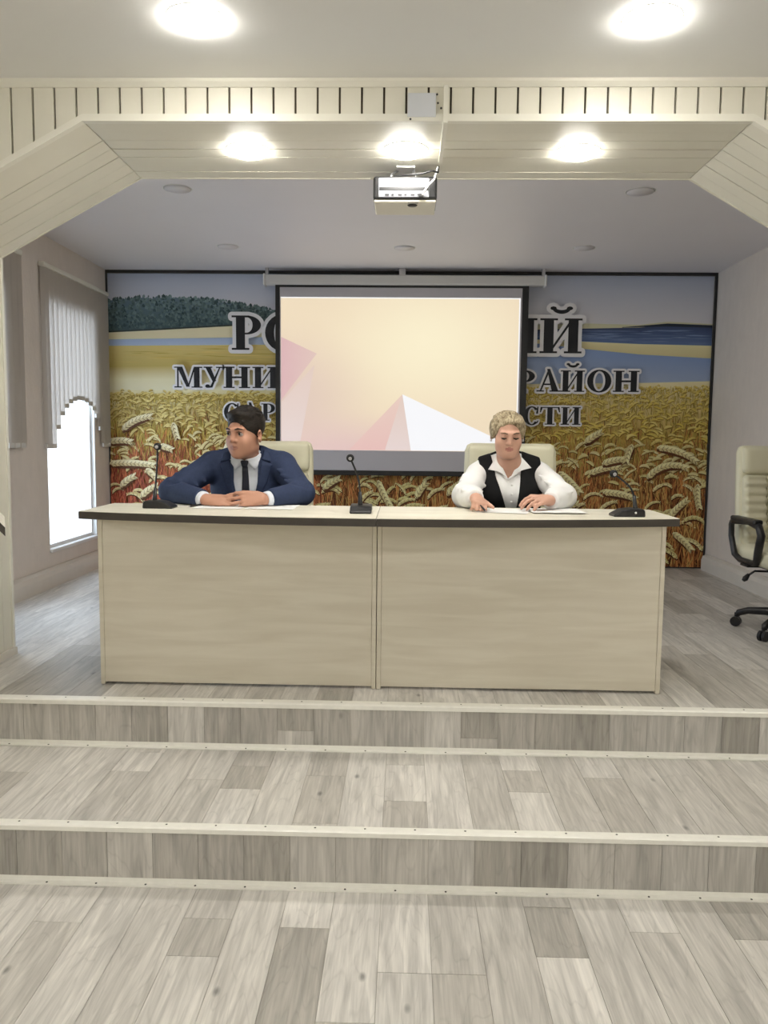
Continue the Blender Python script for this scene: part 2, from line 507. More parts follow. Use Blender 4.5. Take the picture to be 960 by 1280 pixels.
strip('trim_2', [(Y1 - 0.0075, S1 - 0.012), (Y1 - 0.0075, S1 + 0.002), (Y1 - 0.002, S1 + 0.005), (Y1 + 0.032, S1 + 0.004), (Y1 + 0.032, S1 + 0.0002), (Y1 - 0.0032, S1 + 0.0002), (Y1 - 0.0032, S1 - 0.012)], Y1 + 0.018, S1 + 0.0042, True, phase=0.06)
strip('trim_3', [(Y2 - 0.022, S1), (Y2 - 0.022, S1 + 0.004), (Y2 - 0.006, S1 + 0.006), (Y2 - 0.004, S1 + 0.020), (Y2 - 0.0031, S1 + 0.020), (Y2 - 0.0031, S1)], Y2 - 0.014, S1 + 0.0051, True, phase=0.03)
strip('trim_4', [(Y2 - 0.009, S2 - 0.014), (Y2 - 0.009, S2 + 0.002), (Y2 - 0.003, S2 + 0.006), (Y2 + 0.04, S2 + 0.005), (Y2 + 0.04, S2 + 0.0002), (Y2 - 0.0032, S2 + 0.0002), (Y2 - 0.0032, S2 - 0.014)], Y2 + 0.02, S2 + 0.0052, True, phase=0.09)

# ------------------------------------------------------------------ room shell
def st(o):
    o['kind'] = 'structure'; return o
st(box('ceiling', (-HX, HB, ZC), (HX, Y2 + 0.05, ZC + 0.1), M['ceil']))
st(box('ceiling_stage', (-HX, Y2 + 0.05, ZST), (HX, YM + 0.3, ZST + 0.1), M['ceilstage']))
st(box('wall_back', (-HX, YM, S2 - 0.2), (HX, YM + 0.15, ZST), M['wallstage']))
st(box('wall_right', (XR, YB, S2 - 0.2), (XR + 0.15, YM, ZST), M['wallstage']))
# left stage wall with two window openings
W1 = (5.41, 6.26, 0.613, 2.34)
W2 = (4.00, 4.85, 0.613, 2.34)
T = 0.26
wl = [((XL - T, YB, S2 - 0.2), (XL, YM, W1[2])), ((XL - T, YB, W1[3]), (XL, YM, ZST)),
      ((XL - T, YB, W1[2]), (XL, W2[0], W1[3])), ((XL - T, W2[1], W1[2]), (XL, W1[0], W1[3])), ((XL - T, W1[1], W1[2]), (XL, YM, W1[3]))]
st(boxes('wall_left', wl, M['wallstage']))
for i, W in enumerate((W1, W2)):
    gx = XL - 0.06
    t = empty(f'window_{i+1}', (gx, (W[0] + W[1]) / 2, W[2])); st(t)
    fw = 0.03
    boxes('window_frame', [((gx - 0.03, W[0], W[2]), (gx + 0.03, W[0] + fw, W[3])), ((gx - 0.03, W[1] - fw, W[2]), (gx + 0.03, W[1], W[3])),
                           ((gx - 0.03, W[0] + fw, W[2]), (gx + 0.03, W[1] - fw, W[2] + fw)), ((gx - 0.03, W[0] + fw, W[3] - fw), (gx + 0.03, W[1] - fw, W[3]))], M['white'], t)
    box('pane', (gx - 0.004, W[0] + fw, W[2] + fw), (gx + 0.004, W[1] - fw, W[3] - fw), M['glass'], t)
    box('window_sill', (gx + 0.03, W[0] - 0.0, W[2] - 0.018), (XL + 0.018, W[1], W[2] + 0.006), M['white'], t, 0.004)
    boxes('reveal_lining', [((gx + 0.03, W[1] - 0.006, W[2] + 0.006), (XL, W[1], W[3])), ((gx + 0.03, W[0], W[2] + 0.006), (XL, W[0] + 0.006, W[3])), ((gx + 0.03, W[0] + 0.006, W[3] - 0.006), (XL, W[1] - 0.006, W[3]))], M['white'], t)
    ld = bpy.data.lights.new('window_portal', 'AREA'); ld.shape = 'RECTANGLE'; ld.size = W[3] - W[2]; ld.size_y = W[1] - W[0]
    ld.cycles.is_portal = True
    lo = bpy.data.objects.new('window_portal', ld); COL.objects.link(lo); lo.parent = t
    lo.matrix_parent_inverse = t.matrix_world.inverted()
    lo.location = (gx - 0.06, (W[0] + W[1]) / 2, (W[2] + W[3]) / 2); lo.rotation_euler = (0, -math.pi / 2, 0)
# hall shell
st(box('wall_hall_left', (-HX - 0.15, HB, 0), (-HX, Y2, ZC), M['wallhall']))
st(box('wall_hall_right', (HX, HB, 0), (HX + 0.15, Y2, ZC), M['wallhall']))
st(box('wall_hall_rear', (-HX, HB - 0.15, 0), (HX, HB, ZC), M['wallhall']))

# skirting
def skirt(name, x, y0, y1, sgn):
    d = 0.055 * sgn
    poly = [(x, S2), (x + d, S2), (x + d, S2 + 0.085), (x + d * 0.8, S2 + 0.115), (x + d * 0.35, S2 + 0.128), (x, S2 + 0.128)]
    bm = bmesh.new()
    A = [bm.verts.new((p[0], y0, p[1])) for p in poly]; B = [bm.verts.new((p[0], y1, p[1])) for p in poly]
    n = len(poly); bm.faces.new(A); bm.faces.new(B[::-1])
    for k in range(n): bm.faces.new((A[k], B[k], B[(k + 1) % n], A[(k + 1) % n]))
    bmesh.ops.recalc_face_normals(bm, faces=bm.faces[:])
    st(link(name, bm_mesh(name, bm), M['base']))
skirt('baseboard_left', XL, YB, YM - 0.04, 1)
skirt('baseboard_right', XR, YB, YM - 0.1, -1)

# ------------------------------------------------------------------ proscenium: bulkhead, soffit, slopes, piers
YF = Y2 + 0.012                     # backing plane; boards stand 12 mm proud of it
def arch_z(x):
    if x < PL or x > PR: return None
    if x < XA: return ZS - (XA - x) / (XA - PL) * (ZS - ZPL)
    if x > XB: return ZS - (x - XB) / (PR - XB) * (ZS - ZPR)
    return ZS
bm = bmesh.new()
E_ = 0.012
for poly in ([(XA, ZS + E_), (XB, ZS + E_), (XB, ZC), (XA, ZC)], [(PL, ZPL + E_), (XA, ZS + E_), (XA, ZC), (PL, ZC)], [(XB, ZS + E_), (PR, ZPR + E_), (PR, ZC), (XB, ZC)]):
    b_prism(bm, poly, 'y', YF, YB - 0.004)
b_box(bm, (-HX, YF, S2), (PL - E_, YB - 0.004, ZC)); b_box(bm, (PR + E_, YF, S2), (HX, YB - 0.004, ZC))
b_box(bm, (-HX, YF, ZC), (HX, YB - 0.004, ZST))
pros = link('wall_front', bm_mesh('wall_front', bm), M['groove']); st(pros)
# vertical boards on the face
BW, BX0 = 0.0815, -1.478
k = math.ceil((-HX - BX0) / BW)
while BX0 + (k + 1) * BW < HX:
    a, b = BX0 + k * BW + 0.005, BX0 + (k + 1) * BW - 0.003
    k += 1
    xs = sorted({a, b} | {x for x in (XA, XB) if a < x < b})
    if b <= PL or a >= PR:
        poly = [(a, S2), (b, S2), (b, ZC - 0.02), (a, ZC - 0.02)]
    else:
        if a < PL or b > PR: a, b = max(a, PL), min(b, PR); xs = [a, b]
        low = [(x, (arch_z(x) if arch_z(x) is not None else ZPL) + 0.012) for x in xs]
        poly = low + [(b, ZC - 0.02), (a, ZC - 0.02)]
    prism('board', poly, 'y', Y2 - 0.002, YF, M['cream'], pros)
# top moulding and arch-edge moulding
def ribbon(name, path, wid, y0, y1, m, parent=None):
    """band following a polyline in XZ, `wid` above it"""
    bm = bmesh.new()
    for (p, q) in zip(path, path[1:]):
        b_prism(bm, [p, q, (q[0], q[1] + wid), (p[0], p[1] + wid)], 'y', y0, y1)
    return link(name, bm_mesh(name, bm), m, parent)
st(prism('trim_5', [(Y2 - 0.022, ZC), (Y2 - 0.022, ZC - 0.012), (Y2 - 0.008, ZC - 0.026), (Y2 - 0.002, ZC - 0.026), (Y2 - 0.002, ZC)], 'x', -HX, HX, M['creamtrim']))
ribbon('edge_moulding', [(PL, S2), (PL + 0.0001, ZPL - 0.004)], 0.0, Y2 - 0.012, Y2, M['creamtrim'], pros)
ribbon('edge_moulding', [(PL, ZPL - 0.004), (XA, ZS - 0.004), (XB, ZS - 0.004), (PR, ZPR - 0.004)], 0.026, Y2 - 0.014, Y2 + 0.012, M['creamtrim'], pros)
# soffit boards, running along X, and slope boards following each slope
NB = 7
dY = (YB - Y2 - 0.012) / NB
def slope_boards(p, q, name='board'):
    for i in range(NB):
        y0 = Y2 + 0.012 + i * dY + 0.0025; y1 = Y2 + 0.012 + (i + 1) * dY - 0.001
        j = random.uniform(-0.0012, 0.0012)
        prism(name, [(p[0], p[1] + j), (q[0], q[1] + j), (q[0], q[1] + E_), (p[0], p[1] + E_)], 'y', y0, y1, M['cream'], pros)
slope_boards((XA + 0.002, ZS), (XB - 0.002, ZS))
slope_boards((PL, ZPL), (XA - 0.002, ZS))
slope_boards((XB + 0.002, ZS), (PR, ZPR))
# boards lining the inner faces of the piers
for X, z1, s in ((PL, ZPL, -1), (PR, ZPR, 1)):
    for i in range(NB):
        y0 = Y2 + 0.012 + i * dY + 0.0015; y1 = Y2 + 0.012 + (i + 1) * dY - 0.0006
        box('board', (min(X, X + s * E_), y0, S2), (max(X, X + s * E_), y1, z1), M['cream'], pros)
    box('corner_bead', (min(X - s * 0.006, X + s * 0.02), YB - 0.012, S2), (max(X - s * 0.006, X + s * 0.02), YB + 0.008, z1 + 0.01), M['creamtrim'], pros)
    box('pier_skirting', (min(X - s * 0.012, X), Y2 + 0.02, S2), (max(X - s * 0.012, X), YB + 0.014, S2 + 0.035), M['base'], pros)
bm = bmesh.new()
for path in ([(PL, ZPL - 0.003), (XA, ZS - 0.003), (XB, ZS - 0.003), (PR, ZPR - 0.003)],):
    for p, q in zip(path, path[1:]):
        b_prism(bm, [p, q, (q[0], q[1] + 0.05), (p[0], p[1] + 0.05)], 'y', YB - 0.004, YB + 0.006)
link('rear_moulding', bm_mesh('rear_moulding', bm), M['cream'], pros)
box('rear_face', (-HX, YB - 0.004, ZS + 0.03), (HX, YB + 0.002, ZST), M['ceilstage'], pros)

# ------------------------------------------------------------------ ceiling lamps
def lamp(x, y, z, r, lit, label, group, par=None):
    t = empty('ceiling_light' if lit else 'recessed_downlight', (x, y, z), label, 'light', group)
    lathe('ring', [(r * 0.9, 0), (r * 1.03, 0), (r * 1.03, -0.001), (r * 0.98, -0.002), (r * 0.98, -0.0005)], M['lampring'], t, 32, (0, 0, 0), True)
    lathe('diffuser', [(r * 0.1, -0.001), (r * 0.975, -0.001), (r * 0.965, -0.004), (r * 0.88, -0.011), (r * 0.70, -0.018), (r * 0.4, -0.023), (r * 0.1, -0.025)] if lit else [(r * 0.1, -0.001), (r * 0.92, -0.001), (r * 0.92, -0.005), (r * 0.1, -0.006)], M['lamp'] if lit else M['lampoff'], t, 32, (0, 0, 0), True)
    return t
lamp(-0.672, 2.60, ZC, 0.090, True, 'lit round hall ceiling lamp in front of the bulkhead, window side', 'lit hall ceiling lamps before the bulkhead')
lamp(0.751, 2.61, ZC, 0.090, True, 'lit round hall ceiling lamp in front of the bulkhead, spare armchair side', 'lit hall ceiling lamps before the bulkhead')
for y in (0.9, -0.8, -2.5, -4.2, -5.9):  # out-of-view hall lamps, added to light the room and the stage
    for x in (-2.2, -0.672, 0.751, 2.2):
        lamp(x, y, ZC, 0.090, True, 'unseen round ceiling lamp added in the hall for more light', 'unseen hall ceiling lamps added for light')
lamp(-0.652, 3.326, ZS, 0.088, True, 'lit round lamp in the cream soffit above the man in the suit', 'lit soffit lamps')
lamp(-0.011, 3.318, ZS, 0.088, True, 'lit round lamp in the cream soffit right above the projector', 'lit soffit lamps')
lamp(0.684, 3.339, ZS, 0.088, True, 'lit round lamp in the cream soffit above the woman in the vest', 'lit soffit lamps')
for (x, y, d) in ((-1.26, 4.44, 'front row, on the side of the windows'), (1.261, 4.47, 'front row, on the side of the spare armchair'), (-1.275, 5.75, 'row by the mural, on the side of the windows'),
               (-0.02, 5.77, 'row by the mural, above the projection screen'), (1.244, 5.75, 'row by the mural, on the side of the spare armchair')):
    lamp(x, y, ZST, 0.078, False, 'unlit stage ceiling downlight, ' + d, 'unlit stage ceiling downlights')

# ------------------------------------------------------------------ vertical blinds
def blind(name, y0, y1, zr, arch, label):
    t = empty(name, (XL + 0.03, (y0 + y1) / 2, 1.33), label, 'blind', 'vertical blinds on the stage windows')
    box('head_rail', (XL + 0.002, y0, zr), (XL + 0.045, y1, zr + 0.03), M['creamtrim'], t, 0.004)
    pitch = 0.0700
    n = int((y1 - y0) / pitch)
    pitch = (y1 - y0) / n
    for i in range(n):
        yc = y0 + (i + 0.5) * pitch
        zb = arch(yc)
        a = math.radians(13)
        hw = 0.041
        bm = bmesh.new()
        dy, dx = hw * math.cos(a), hw * math.sin(a)
        x = XL + 0.024
        for k in range(2):
            pass
        p = [(x - dx, yc - dy), (x + 0.0025, yc), (x + dx, yc + dy), (x + dx + 0.001, yc + dy), (x + 0.0035, yc), (x - dx + 0.001, yc - dy)]
        b_prism(bm, p, 'z', zb, zr)
        s = link('slat', bm_mesh('slat', bm), M['blind'], t)
        box('bottom_weight', (x - 0.004, yc - 0.036, zb - 0.002), (x + 0.008, yc + 0.036, zb + 0.028), M['offwhite'], s)
    return t
def arch1(y):
    t = (y - 5.93) / 0.43
    return 1.325 + (0.355 * math.sqrt(1 - t * t) if abs(t) < 1 else 0)
def arch2(y):
    t = (y - 4.43) / 0.43
    return 1.335 + (0.345 * math.sqrt(1 - t * t) if abs(t) < 1 else 0)
blind('vertical_blind', 5.35, 6.51, 2.54, arch1, 'beige vertical blind with a stepped arch hem on the window next to the mural')
blind('vertical_blind', 3.86, 5.05, 2.54, arch2, 'beige vertical blind on the window half hidden by the cream boarded pier')

# ------------------------------------------------------------------ mural
MY = YM - 0.012                     # face of the mural board
mx0, mx1, mz0, mz1 = -2.455, 2.475, S2 + 0.012, 2.745
mural = empty('mural', (0, YM, S2), 'wide wheat field mural with black lettering on the rear stage wall', 'mural')
box('backing_board', (mx0 - 0.005, MY, mz0), (mx1 + 0.005, YM - 0.001, mz1), M['offwhite'], mural)
boxes('frame', [((mx0 - 0.011, MY - 0.022, mz1 - 0.006), (mx1 + 0.02, YM - 0.001, mz1 + 0.018)), ((mx1 + 0.003, MY - 0.022, mz0 - 0.012), (mx1 + 0.02, YM - 0.001, mz1 - 0.006)),
                ((mx0 - 0.011, MY - 0.022, mz0 - 0.012), (mx0 - 0.001, YM - 0.001, mz1 - 0.006)), ((mx0, MY - 0.022, mz0 - 0.012), (mx1, YM - 0.001, mz0 + 0.001))], M['frame'], mural)

class Paint:
    """flat coloured shapes printed one over the other on the board"""
    def __init__(s): s.v = []; s.f = []; s.c = []; s.y = MY - 0.0006
    def poly(s, pts, cols, step=1.1e-6):
        n = len(s.v); s.y -= step
        s.v += [(min(max(p[0], mx0), mx1), s.y, min(max(p[1], mz0), mz1)) for p in pts]
        s.f.append(tuple(range(n, n + len(pts))))
        if not isinstance(cols, list): cols = [cols] * len(pts)
        s.c += cols
    def band(s, top, bot, ct, cb, n=60, step=1e-5):
        """quad strip between two polylines given as [(x,z)...]"""
        tx, tz = zip(*top); bx, bz = zip(*bot)
        x0, x1 = max(tx[0], bx[0]), min(tx[-1], bx[-1])
        xs = np.linspace(x0, x1, n + 1); s.y -= step
        T_ = np.interp(xs, tx, tz); B_ = np.interp(xs, bx, bz)
        for i in range(n):
            k = len(s.v)
            s.v += [(xs[i], s.y, B_[i]), (xs[i + 1], s.y, B_[i + 1]), (xs[i + 1], s.y, T_[i + 1]), (xs[i], s.y, T_[i])]
            s.f.append((k, k + 1, k + 2, k + 3)); s.c += [cb, cb, ct, ct]
    def stroke(s, pts, wid, c0, c1=None):
        """tapered ribbon along pts (list of (x,z)); wid: list of half widths"""
        c1 = c1 or c0; s.y -= 1.1e-6; k = len(s.v); n = len(pts)
        for i, p in enumerate(pts):
            q0 = pts[max(i - 1, 0)]; q1 = pts[min(i + 1, n - 1)]
            dx, dz = q1[0] - q0[0], q1[1] - q0[1]; l = math.hypot(dx, dz) or 1
            nx, nz = -dz / l * wid[i], dx / l * wid[i]
            for sg, c in ((1, c0), (-1, c1)):
                s.v.append((min(max(p[0] + sg * nx, mx0), mx1), s.y, min(max(p[1] + sg * nz, mz0), mz1))); s.c.append(c)
        for i in range(n - 1):
            a = k + 2 * i
            s.f.append((a, a + 1, a + 3, a + 2))
    def mesh(s, name):
        me = bpy.data.meshes.new(name); me.from_pydata(s.v, [], s.f)
        at = me.color_attributes.new('ink', 'FLOAT_COLOR', 'POINT')
        at.data.foreach_set('color', np.array(s.c, dtype=np.float32).ravel())
        return me
INK = 2.6                          # print reflectance against the dim stage
def ink(r, g, b):
    c = srgb(r, g, b); k = min(INK, 0.88 / max(c[:3])); return (c[0] * k, c[1] * k, c[2] * k, 1)
def mixc(a, b, t): return tuple(a[i] + (b[i] - a[i]) * t for i in range(3)) + (1,)
P = Paint()
full = lambda z: [(mx0, z), (mx1, z)]
# sky
P.band(full(mz1), full(2.30), ink(122, 128, 142), ink(150, 148, 150), 24)
# left part of the view
tt = [(mx0, 2.53), (-2.25, 2.549), (-2.02, 2.557), (-1.69, 2.546), (-1.43, 2.515), (-1.07, 2.447), (-0.7, 2.391), (0.0, 2.33), (0.6, 2.32)]
tb = [(mx0, 2.263), (-2.02, 2.286), (-1.43, 2.322), (-1.07, 2.337), (-0.7, 2.33), (0.6, 2.31)]
P.band(tb, [(mx0, 2.14), (0.6, 2.14)], ink(178, 170, 142), ink(165, 158, 130))
xs = np.arange(mx0, 0.5, 0.008)
tz = np.interp(xs, *zip(*tt)); bz = np.interp(xs, *zip(*tb))
jag = tz + RNG.normal(0, 0.008, len(xs)) - 0.008
P.band(list(zip(xs, jag)), list(zip(xs, bz)), ink(70, 84, 92), ink(44, 58, 60), n=len(xs) * 1)
for i in range(2600):
    x = RNG.uniform(mx0, 0.4); a = np.interp(x, *zip(*tb)); b = np.interp(x, *zip(*tt))
    z = RNG.uniform(a + 0.01, b + 0.004); r = RNG.uniform(0.008, 0.02)
    g = RNG.uniform(0, 1); hgt = (z - a) / max(b - a, 0.01)
    c = mixc(ink(34, 46, 48), ink(88, 104, 104), g * (0.35 + 0.65 * hgt))
    P.poly([(x - r * 0.6, z - r * 0.5), (x + r * 0.6, z - r * 0.6), (x + r * 0.7, z + r * 0.2), (x + RNG.uniform(-.3, .3) * r, z + r), (x - r * 0.7, z + r * 0.3)], c)
P.stroke([(q[0], q[1] + 0.004) for q in tb], [0.006] * len(tb), ink(40, 45, 42))
P.band([(mx0, 2.205), (-1.07, 2.234), (0.8, 2.26)], [(mx0, 2.14), (0.8, 2.16)], ink(112, 124, 144), ink(124, 134, 148))
P.band([(mx0, 2.153), (-1.07, 2.172), (0.8, 2.18)], [(mx0, 1.98), (-1.07, 2.01), (0.8, 2.01)], ink(146, 132, 84), ink(132, 118, 68))
P.band([(mx0, 1.98), (-1.07, 2.01), (0.8, 2.01)], [(mx0, 1.88), (0.8, 1.90)], ink(134, 120, 72), ink(168, 162, 134))
P.band([(mx0, 1.88), (0.8, 1.90)], [(mx0, 1.60), (0.8, 1.60)], ink(168, 162, 134), ink(172, 168, 150))
for i in range(120):
    x = RNG.uniform(mx0, 0.6); z = RNG.uniform(1.99, 2.15); l = RNG.uniform(0.1, 0.4)
    P.stroke([(x, z), (x + l / 2, z + 0.002), (x + l, z)], [0.0005, 0.003, 0.0005], mixc(ink(120, 105, 45), ink(165, 146, 92), RNG.uniform()))
# right part of the view
rh = [(0.4, 2.345), (0.99, 2.345), (1.44, 2.36), (1.89, 2.351), (2.114, 2.378), (mx1, 2.361)]
rd = [(0.4, 2.31), (0.99, 2.306), (1.44, 2.318), (1.89, 2.330), (2.116, 2.350), (mx1, 2.340)]
rdb = [(0.4, 2.24), (0.99, 2.23), (1.445, 2.214), (1.897, 2.198), (mx1, 2.189)]
rsb = [(0.4, 2.23), (0.99, 2.204), (1.447, 2.156), (1.9, 2.115), (mx1, 2.087)]
P.band(rh, [(0.4, 2.2), (mx1, 2.2)], ink(140, 138, 118), ink(150, 145, 110))
P.band(rd, rdb, ink(42, 50, 70), ink(66, 80, 110))
P.stroke([(1.75, 2.330), (2.0, 2.345), (2.116, 2.352), (mx1, 2.342)], [0.002, 0.008, 0.012, 0.010], ink(30, 36, 44))
for i in range(90):
    x = RNG.uniform(0.9, mx1 - 0.1); z = RNG.uniform(2.2, 2.31); l = RNG.uniform(0.1, 0.3)
    P.stroke([(x, z), (x + l / 2, z), (x + l, z)], [0.0005, 0.0035, 0.0005], mixc(ink(48, 60, 86), ink(84, 98, 126), RNG.uniform()))
P.band(rdb, rsb, ink(164, 158, 124), ink(148, 140, 104))
P.band(rsb, [(0.4, 1.80), (mx1, 1.80)], ink(92, 108, 138), ink(116, 124, 138))
# wheat
def horizon_z(x):
    return float(np.interp(x, [mx0, -1.07, 0.2, 1.0, 1.9, mx1], [1.79, 1.80, 1.84, 1.87, 1.885, 1.905]))
hz = [(x, horizon_z(x)) for x in np.linspace(mx0, mx1, 30)]
P.band(hz, full(1.45), ink(182, 174, 138), ink(138, 116, 56), 80)
P.band(full(1.45), full(1.05), ink(138, 116, 56), ink(104, 74, 38), 20)
P.band(full(1.05), full(mz0), ink(96, 62, 32), ink(66, 38, 22), 20)
def ear(x, z, L_, ang, bend, wd, c0, c1, dark):
    n = 6; pts = []; a = ang
    px, pz = x, z
    for i in range(n):
        pts.append((px, pz)); px += math.cos(a) * L_ / (n - 1); pz += math.sin(a) * L_ / (n - 1); a += bend / (n - 1)
    prof = [0.35, 0.9, 1.0, 0.95, 0.75, 0.15]
    P.stroke([(p[0] + wd * 0.2, p[1] - wd * 0.75) for p in pts], [wd * q * 1.1 for q in prof], dark)
    P.stroke(pts, [wd * q for q in prof], c0, c1)
    if L_ > 0.10:                      # kernels and awns of the nearer ears
        m = int(L_ / 0.016)
        for j in range(m):
            t = (j + 0.5) / m * (n - 1); i = int(t); f = t - i
            q = (pts[i][0] + (pts[i + 1][0] - pts[i][0]) * f, pts[i][1] + (pts[i + 1][1] - pts[i][1]) * f)
            d = math.atan2(pts[i + 1][1] - pts[i][1], pts[i + 1][0] - pts[i][0])
            for sg in (1, -1):
                e_ = d + sg * 0.75; l = wd * 1.5
                P.stroke([q, (q[0] + math.cos(e_) * l * 0.5, q[1] + math.sin(e_) * l * 0.5), (q[0] + math.cos(e_) * l, q[1] + math.sin(e_) * l)],
                         [wd * 0.12, wd * 0.3, wd * 0.05], c0 if sg > 0 else c1)
                if j % 2 == 0:
                    P.stroke([(q[0], q[1] - wd * 0.2), (q[0] + math.cos(e_) * l * 0.9, q[1] + math.sin(e_) * l * 0.9 - wd * 0.3)], [wd * 0.10, wd * 0.04], dark)
rows = 46
for r in range(rows):
    t = (r / (rows - 1)) ** 1.25
    s = 0.30 + 1.75 * t
    zrow = 1.86 - t * 1.40
    # stalks
    ns = int(190 / (0.45 + 0.75 * t) * (1.0 if t < 0.3 else 1.6))
    for i in range(ns):
        x = RNG.uniform(mx0 - 0.05, mx1 + 0.05); z = min(zrow, horizon_z(x) - 0.04) + RNG.normal(0, 0.02) * s
        left = max(0.0, min(1.0, (-x - 0.2) / 1.6))
        g = RNG.uniform()
        if RNG.uniform() > (t - 0.12) / 0.36:
            c = mixc(ink(104, 88, 36), ink(176, 158, 84), g)
        else:
            c = mixc(ink(46, 24, 14), ink(176, 116, 66), g ** 1.3)
            if left > 0.3: c = mixc(c, mixc(ink(92, 24, 26), ink(200, 104, 78), g), min(1.0, max(0.0, t - 0.2) * 1.8 * left))
            elif RNG.uniform() < 0.28: c = mixc(c, ink(160, 136, 76), 0.6)
        h = RNG.uniform(0.09, 0.16) * s
        lean = RNG.normal(0, 0.22) * h
        wd = RNG.uniform(0.0020, 0.0042) * (0.5 + s * 0.5)
        P.stroke([(x - lean, z - h), (x - lean * 0.4, z - h * 0.4), (x, z)], [wd, wd * 0.9, wd * 0.5], c, mixc(c, ink(50, 28, 14), 0.35))
    # ears
    ne = int(62 / (0.5 + 1.5 * t ** 1.1) * (1.0 if t < 0.3 else (0.62 if t < 0.55 else 0.36)))
    for i in range(ne):
        x = RNG.uniform(mx0 - 0.05, mx1 + 0.05); z = min(zrow, horizon_z(x) - 0.05) + RNG.normal(0, 0.035) * s
        left = max(0.0, min(1.0, (-x - 0.2) / 1.6))
        g = RNG.uniform()
        if t < 0.35: c0 = mixc(ink(150, 134, 62), ink(206, 192, 122), g)
        else: c0 = mixc(ink(146, 140, 94), ink(188, 180, 136), g)
        if left > 0.2: c0 = mixc(c0, ink(226, 208, 158), 0.75 * left * min(1, 0.35 + t))
        c1 = mixc(c0, ink(116, 96, 46), 0.45)
        dark = mixc(ink(110, 90, 38), ink(58, 34, 18), min(1, t * 1.5))
        L_ = RNG.uniform(0.07, 0.12) * s
        dirn = 1 if RNG.uniform() < 0.6 else -1
        ang = RNG.uniform(0.5, 1.3); bend = -RNG.uniform(0.9, 2.0)
        if dirn < 0: ang = math.pi - ang; bend = -bend
        ear(x, z, L_, ang, bend, RNG.uniform(0.007, 0.0105) * (0.55 + 0.62 * s), c0, c1, dark)
BIG = [(735, 589, 770, 583, -.6), (806, 594, 858, 588, -1.5), (752, 612, 790, 621, -.5), (697, 587, 722, 612, -.3), (833, 645, 856, 622, -.4), (840, 661, 862, 682, -.4), (750, 577, 780, 573, -.6),
       (816, 556, 862, 575, -.7), (728, 551, 747, 539, -.4), (786, 552, 780, 573, .3), (153, 541, 190, 527, -.8), (136, 583, 190, 586, -.3), (182, 589, 193, 600, -.3), (136, 556, 163, 557, -.6), (217, 531, 222, 549, .1),
       (199, 560, 214, 565, -.4), (473, 600, 490, 632, .2), (521, 622, 534, 604, -.5), (150, 612, 168, 600, -.7), (175, 625, 196, 612, -.7), (700, 640, 722, 628, -.8), (868, 600, 872, 628, .4), (405, 612, 425, 600, -.6), (560, 618, 575, 604, -.5), (640, 650, 665, 640, -.5), (250, 600, 275, 592, -.8)]
for (u0, v0, u1, v1, bend) in BIG:          # the large ears of the foreground
    xa, za, xb_, zb_ = (u0 - 506) * .006645, 1.42 - (v0 - 547) * .006645, (u1 - 506) * .006645, 1.42 - (v1 - 547) * .006645
    L_ = math.hypot(xb_ - xa, zb_ - za) * 1.05; ang = math.atan2(zb_ - za, xb_ - xa) - bend / 2
    left = 1.0 if xa < -1.2 else 0.0
    c0 = mixc(ink(172, 166, 126), ink(224, 212, 172), left)
    ear(xa, za, L_, ang, bend, 0.026, c0, mixc(c0, ink(120, 104, 62), 0.5), ink(60, 36, 20))
pr = link('printed_picture', P.mesh('printed_picture'), M['ink'], mural)
PRINT_FRONT = P.y

# lettering: bold serif capitals as convex strokes in a unit box
def ring(cx, cy, rx, ry, ix, iy, a0=0, a1=360, n=28):
    out = []
    for i in range(n):
        t0, t1 = math.radians(a0 + (a1 - a0) * i / n), math.radians(a0 + (a1 - a0) * (i + 1) / n)
        out.append([(cx + rx * math.cos(t0), cy + ry * math.sin(t0)), (cx + rx * math.cos(t1), cy + ry * math.sin(t1)),
                    (cx + ix * math.cos(t1), cy + iy * math.sin(t1)), (cx + ix * math.cos(t0), cy + iy * math.sin(t0))])
    return out
def rc(x0, y0, x1, y1): return [(x0, y0), (x1, y0), (x1, y1), (x0, y1)]
SF = 0.055
def stem(x0, x1, out=0.09): return [rc(x0, 0, x1, 1), rc(x0 - out, 0, x1 + out, SF), rc(x0 - out, 1 - SF, x1 + out, 1)]
BREVE = ring(0.5, 1.30, 0.22, 0.17, 0.13, 0.06, 185, 355, 12) + ring(0.31, 1.29, 0.075, 0.055, 0.0, 0.0, 0, 360, 8) + ring(0.69, 1.29, 0.075, 0.055, 0.0, 0.0, 0, 360, 8)
II = stem(0.10, 0.33) + stem(0.67, 0.90) + [[(0.33, 0.13), (0.33, 0.24), (0.67, 0.87), (0.67, 0.76)]]
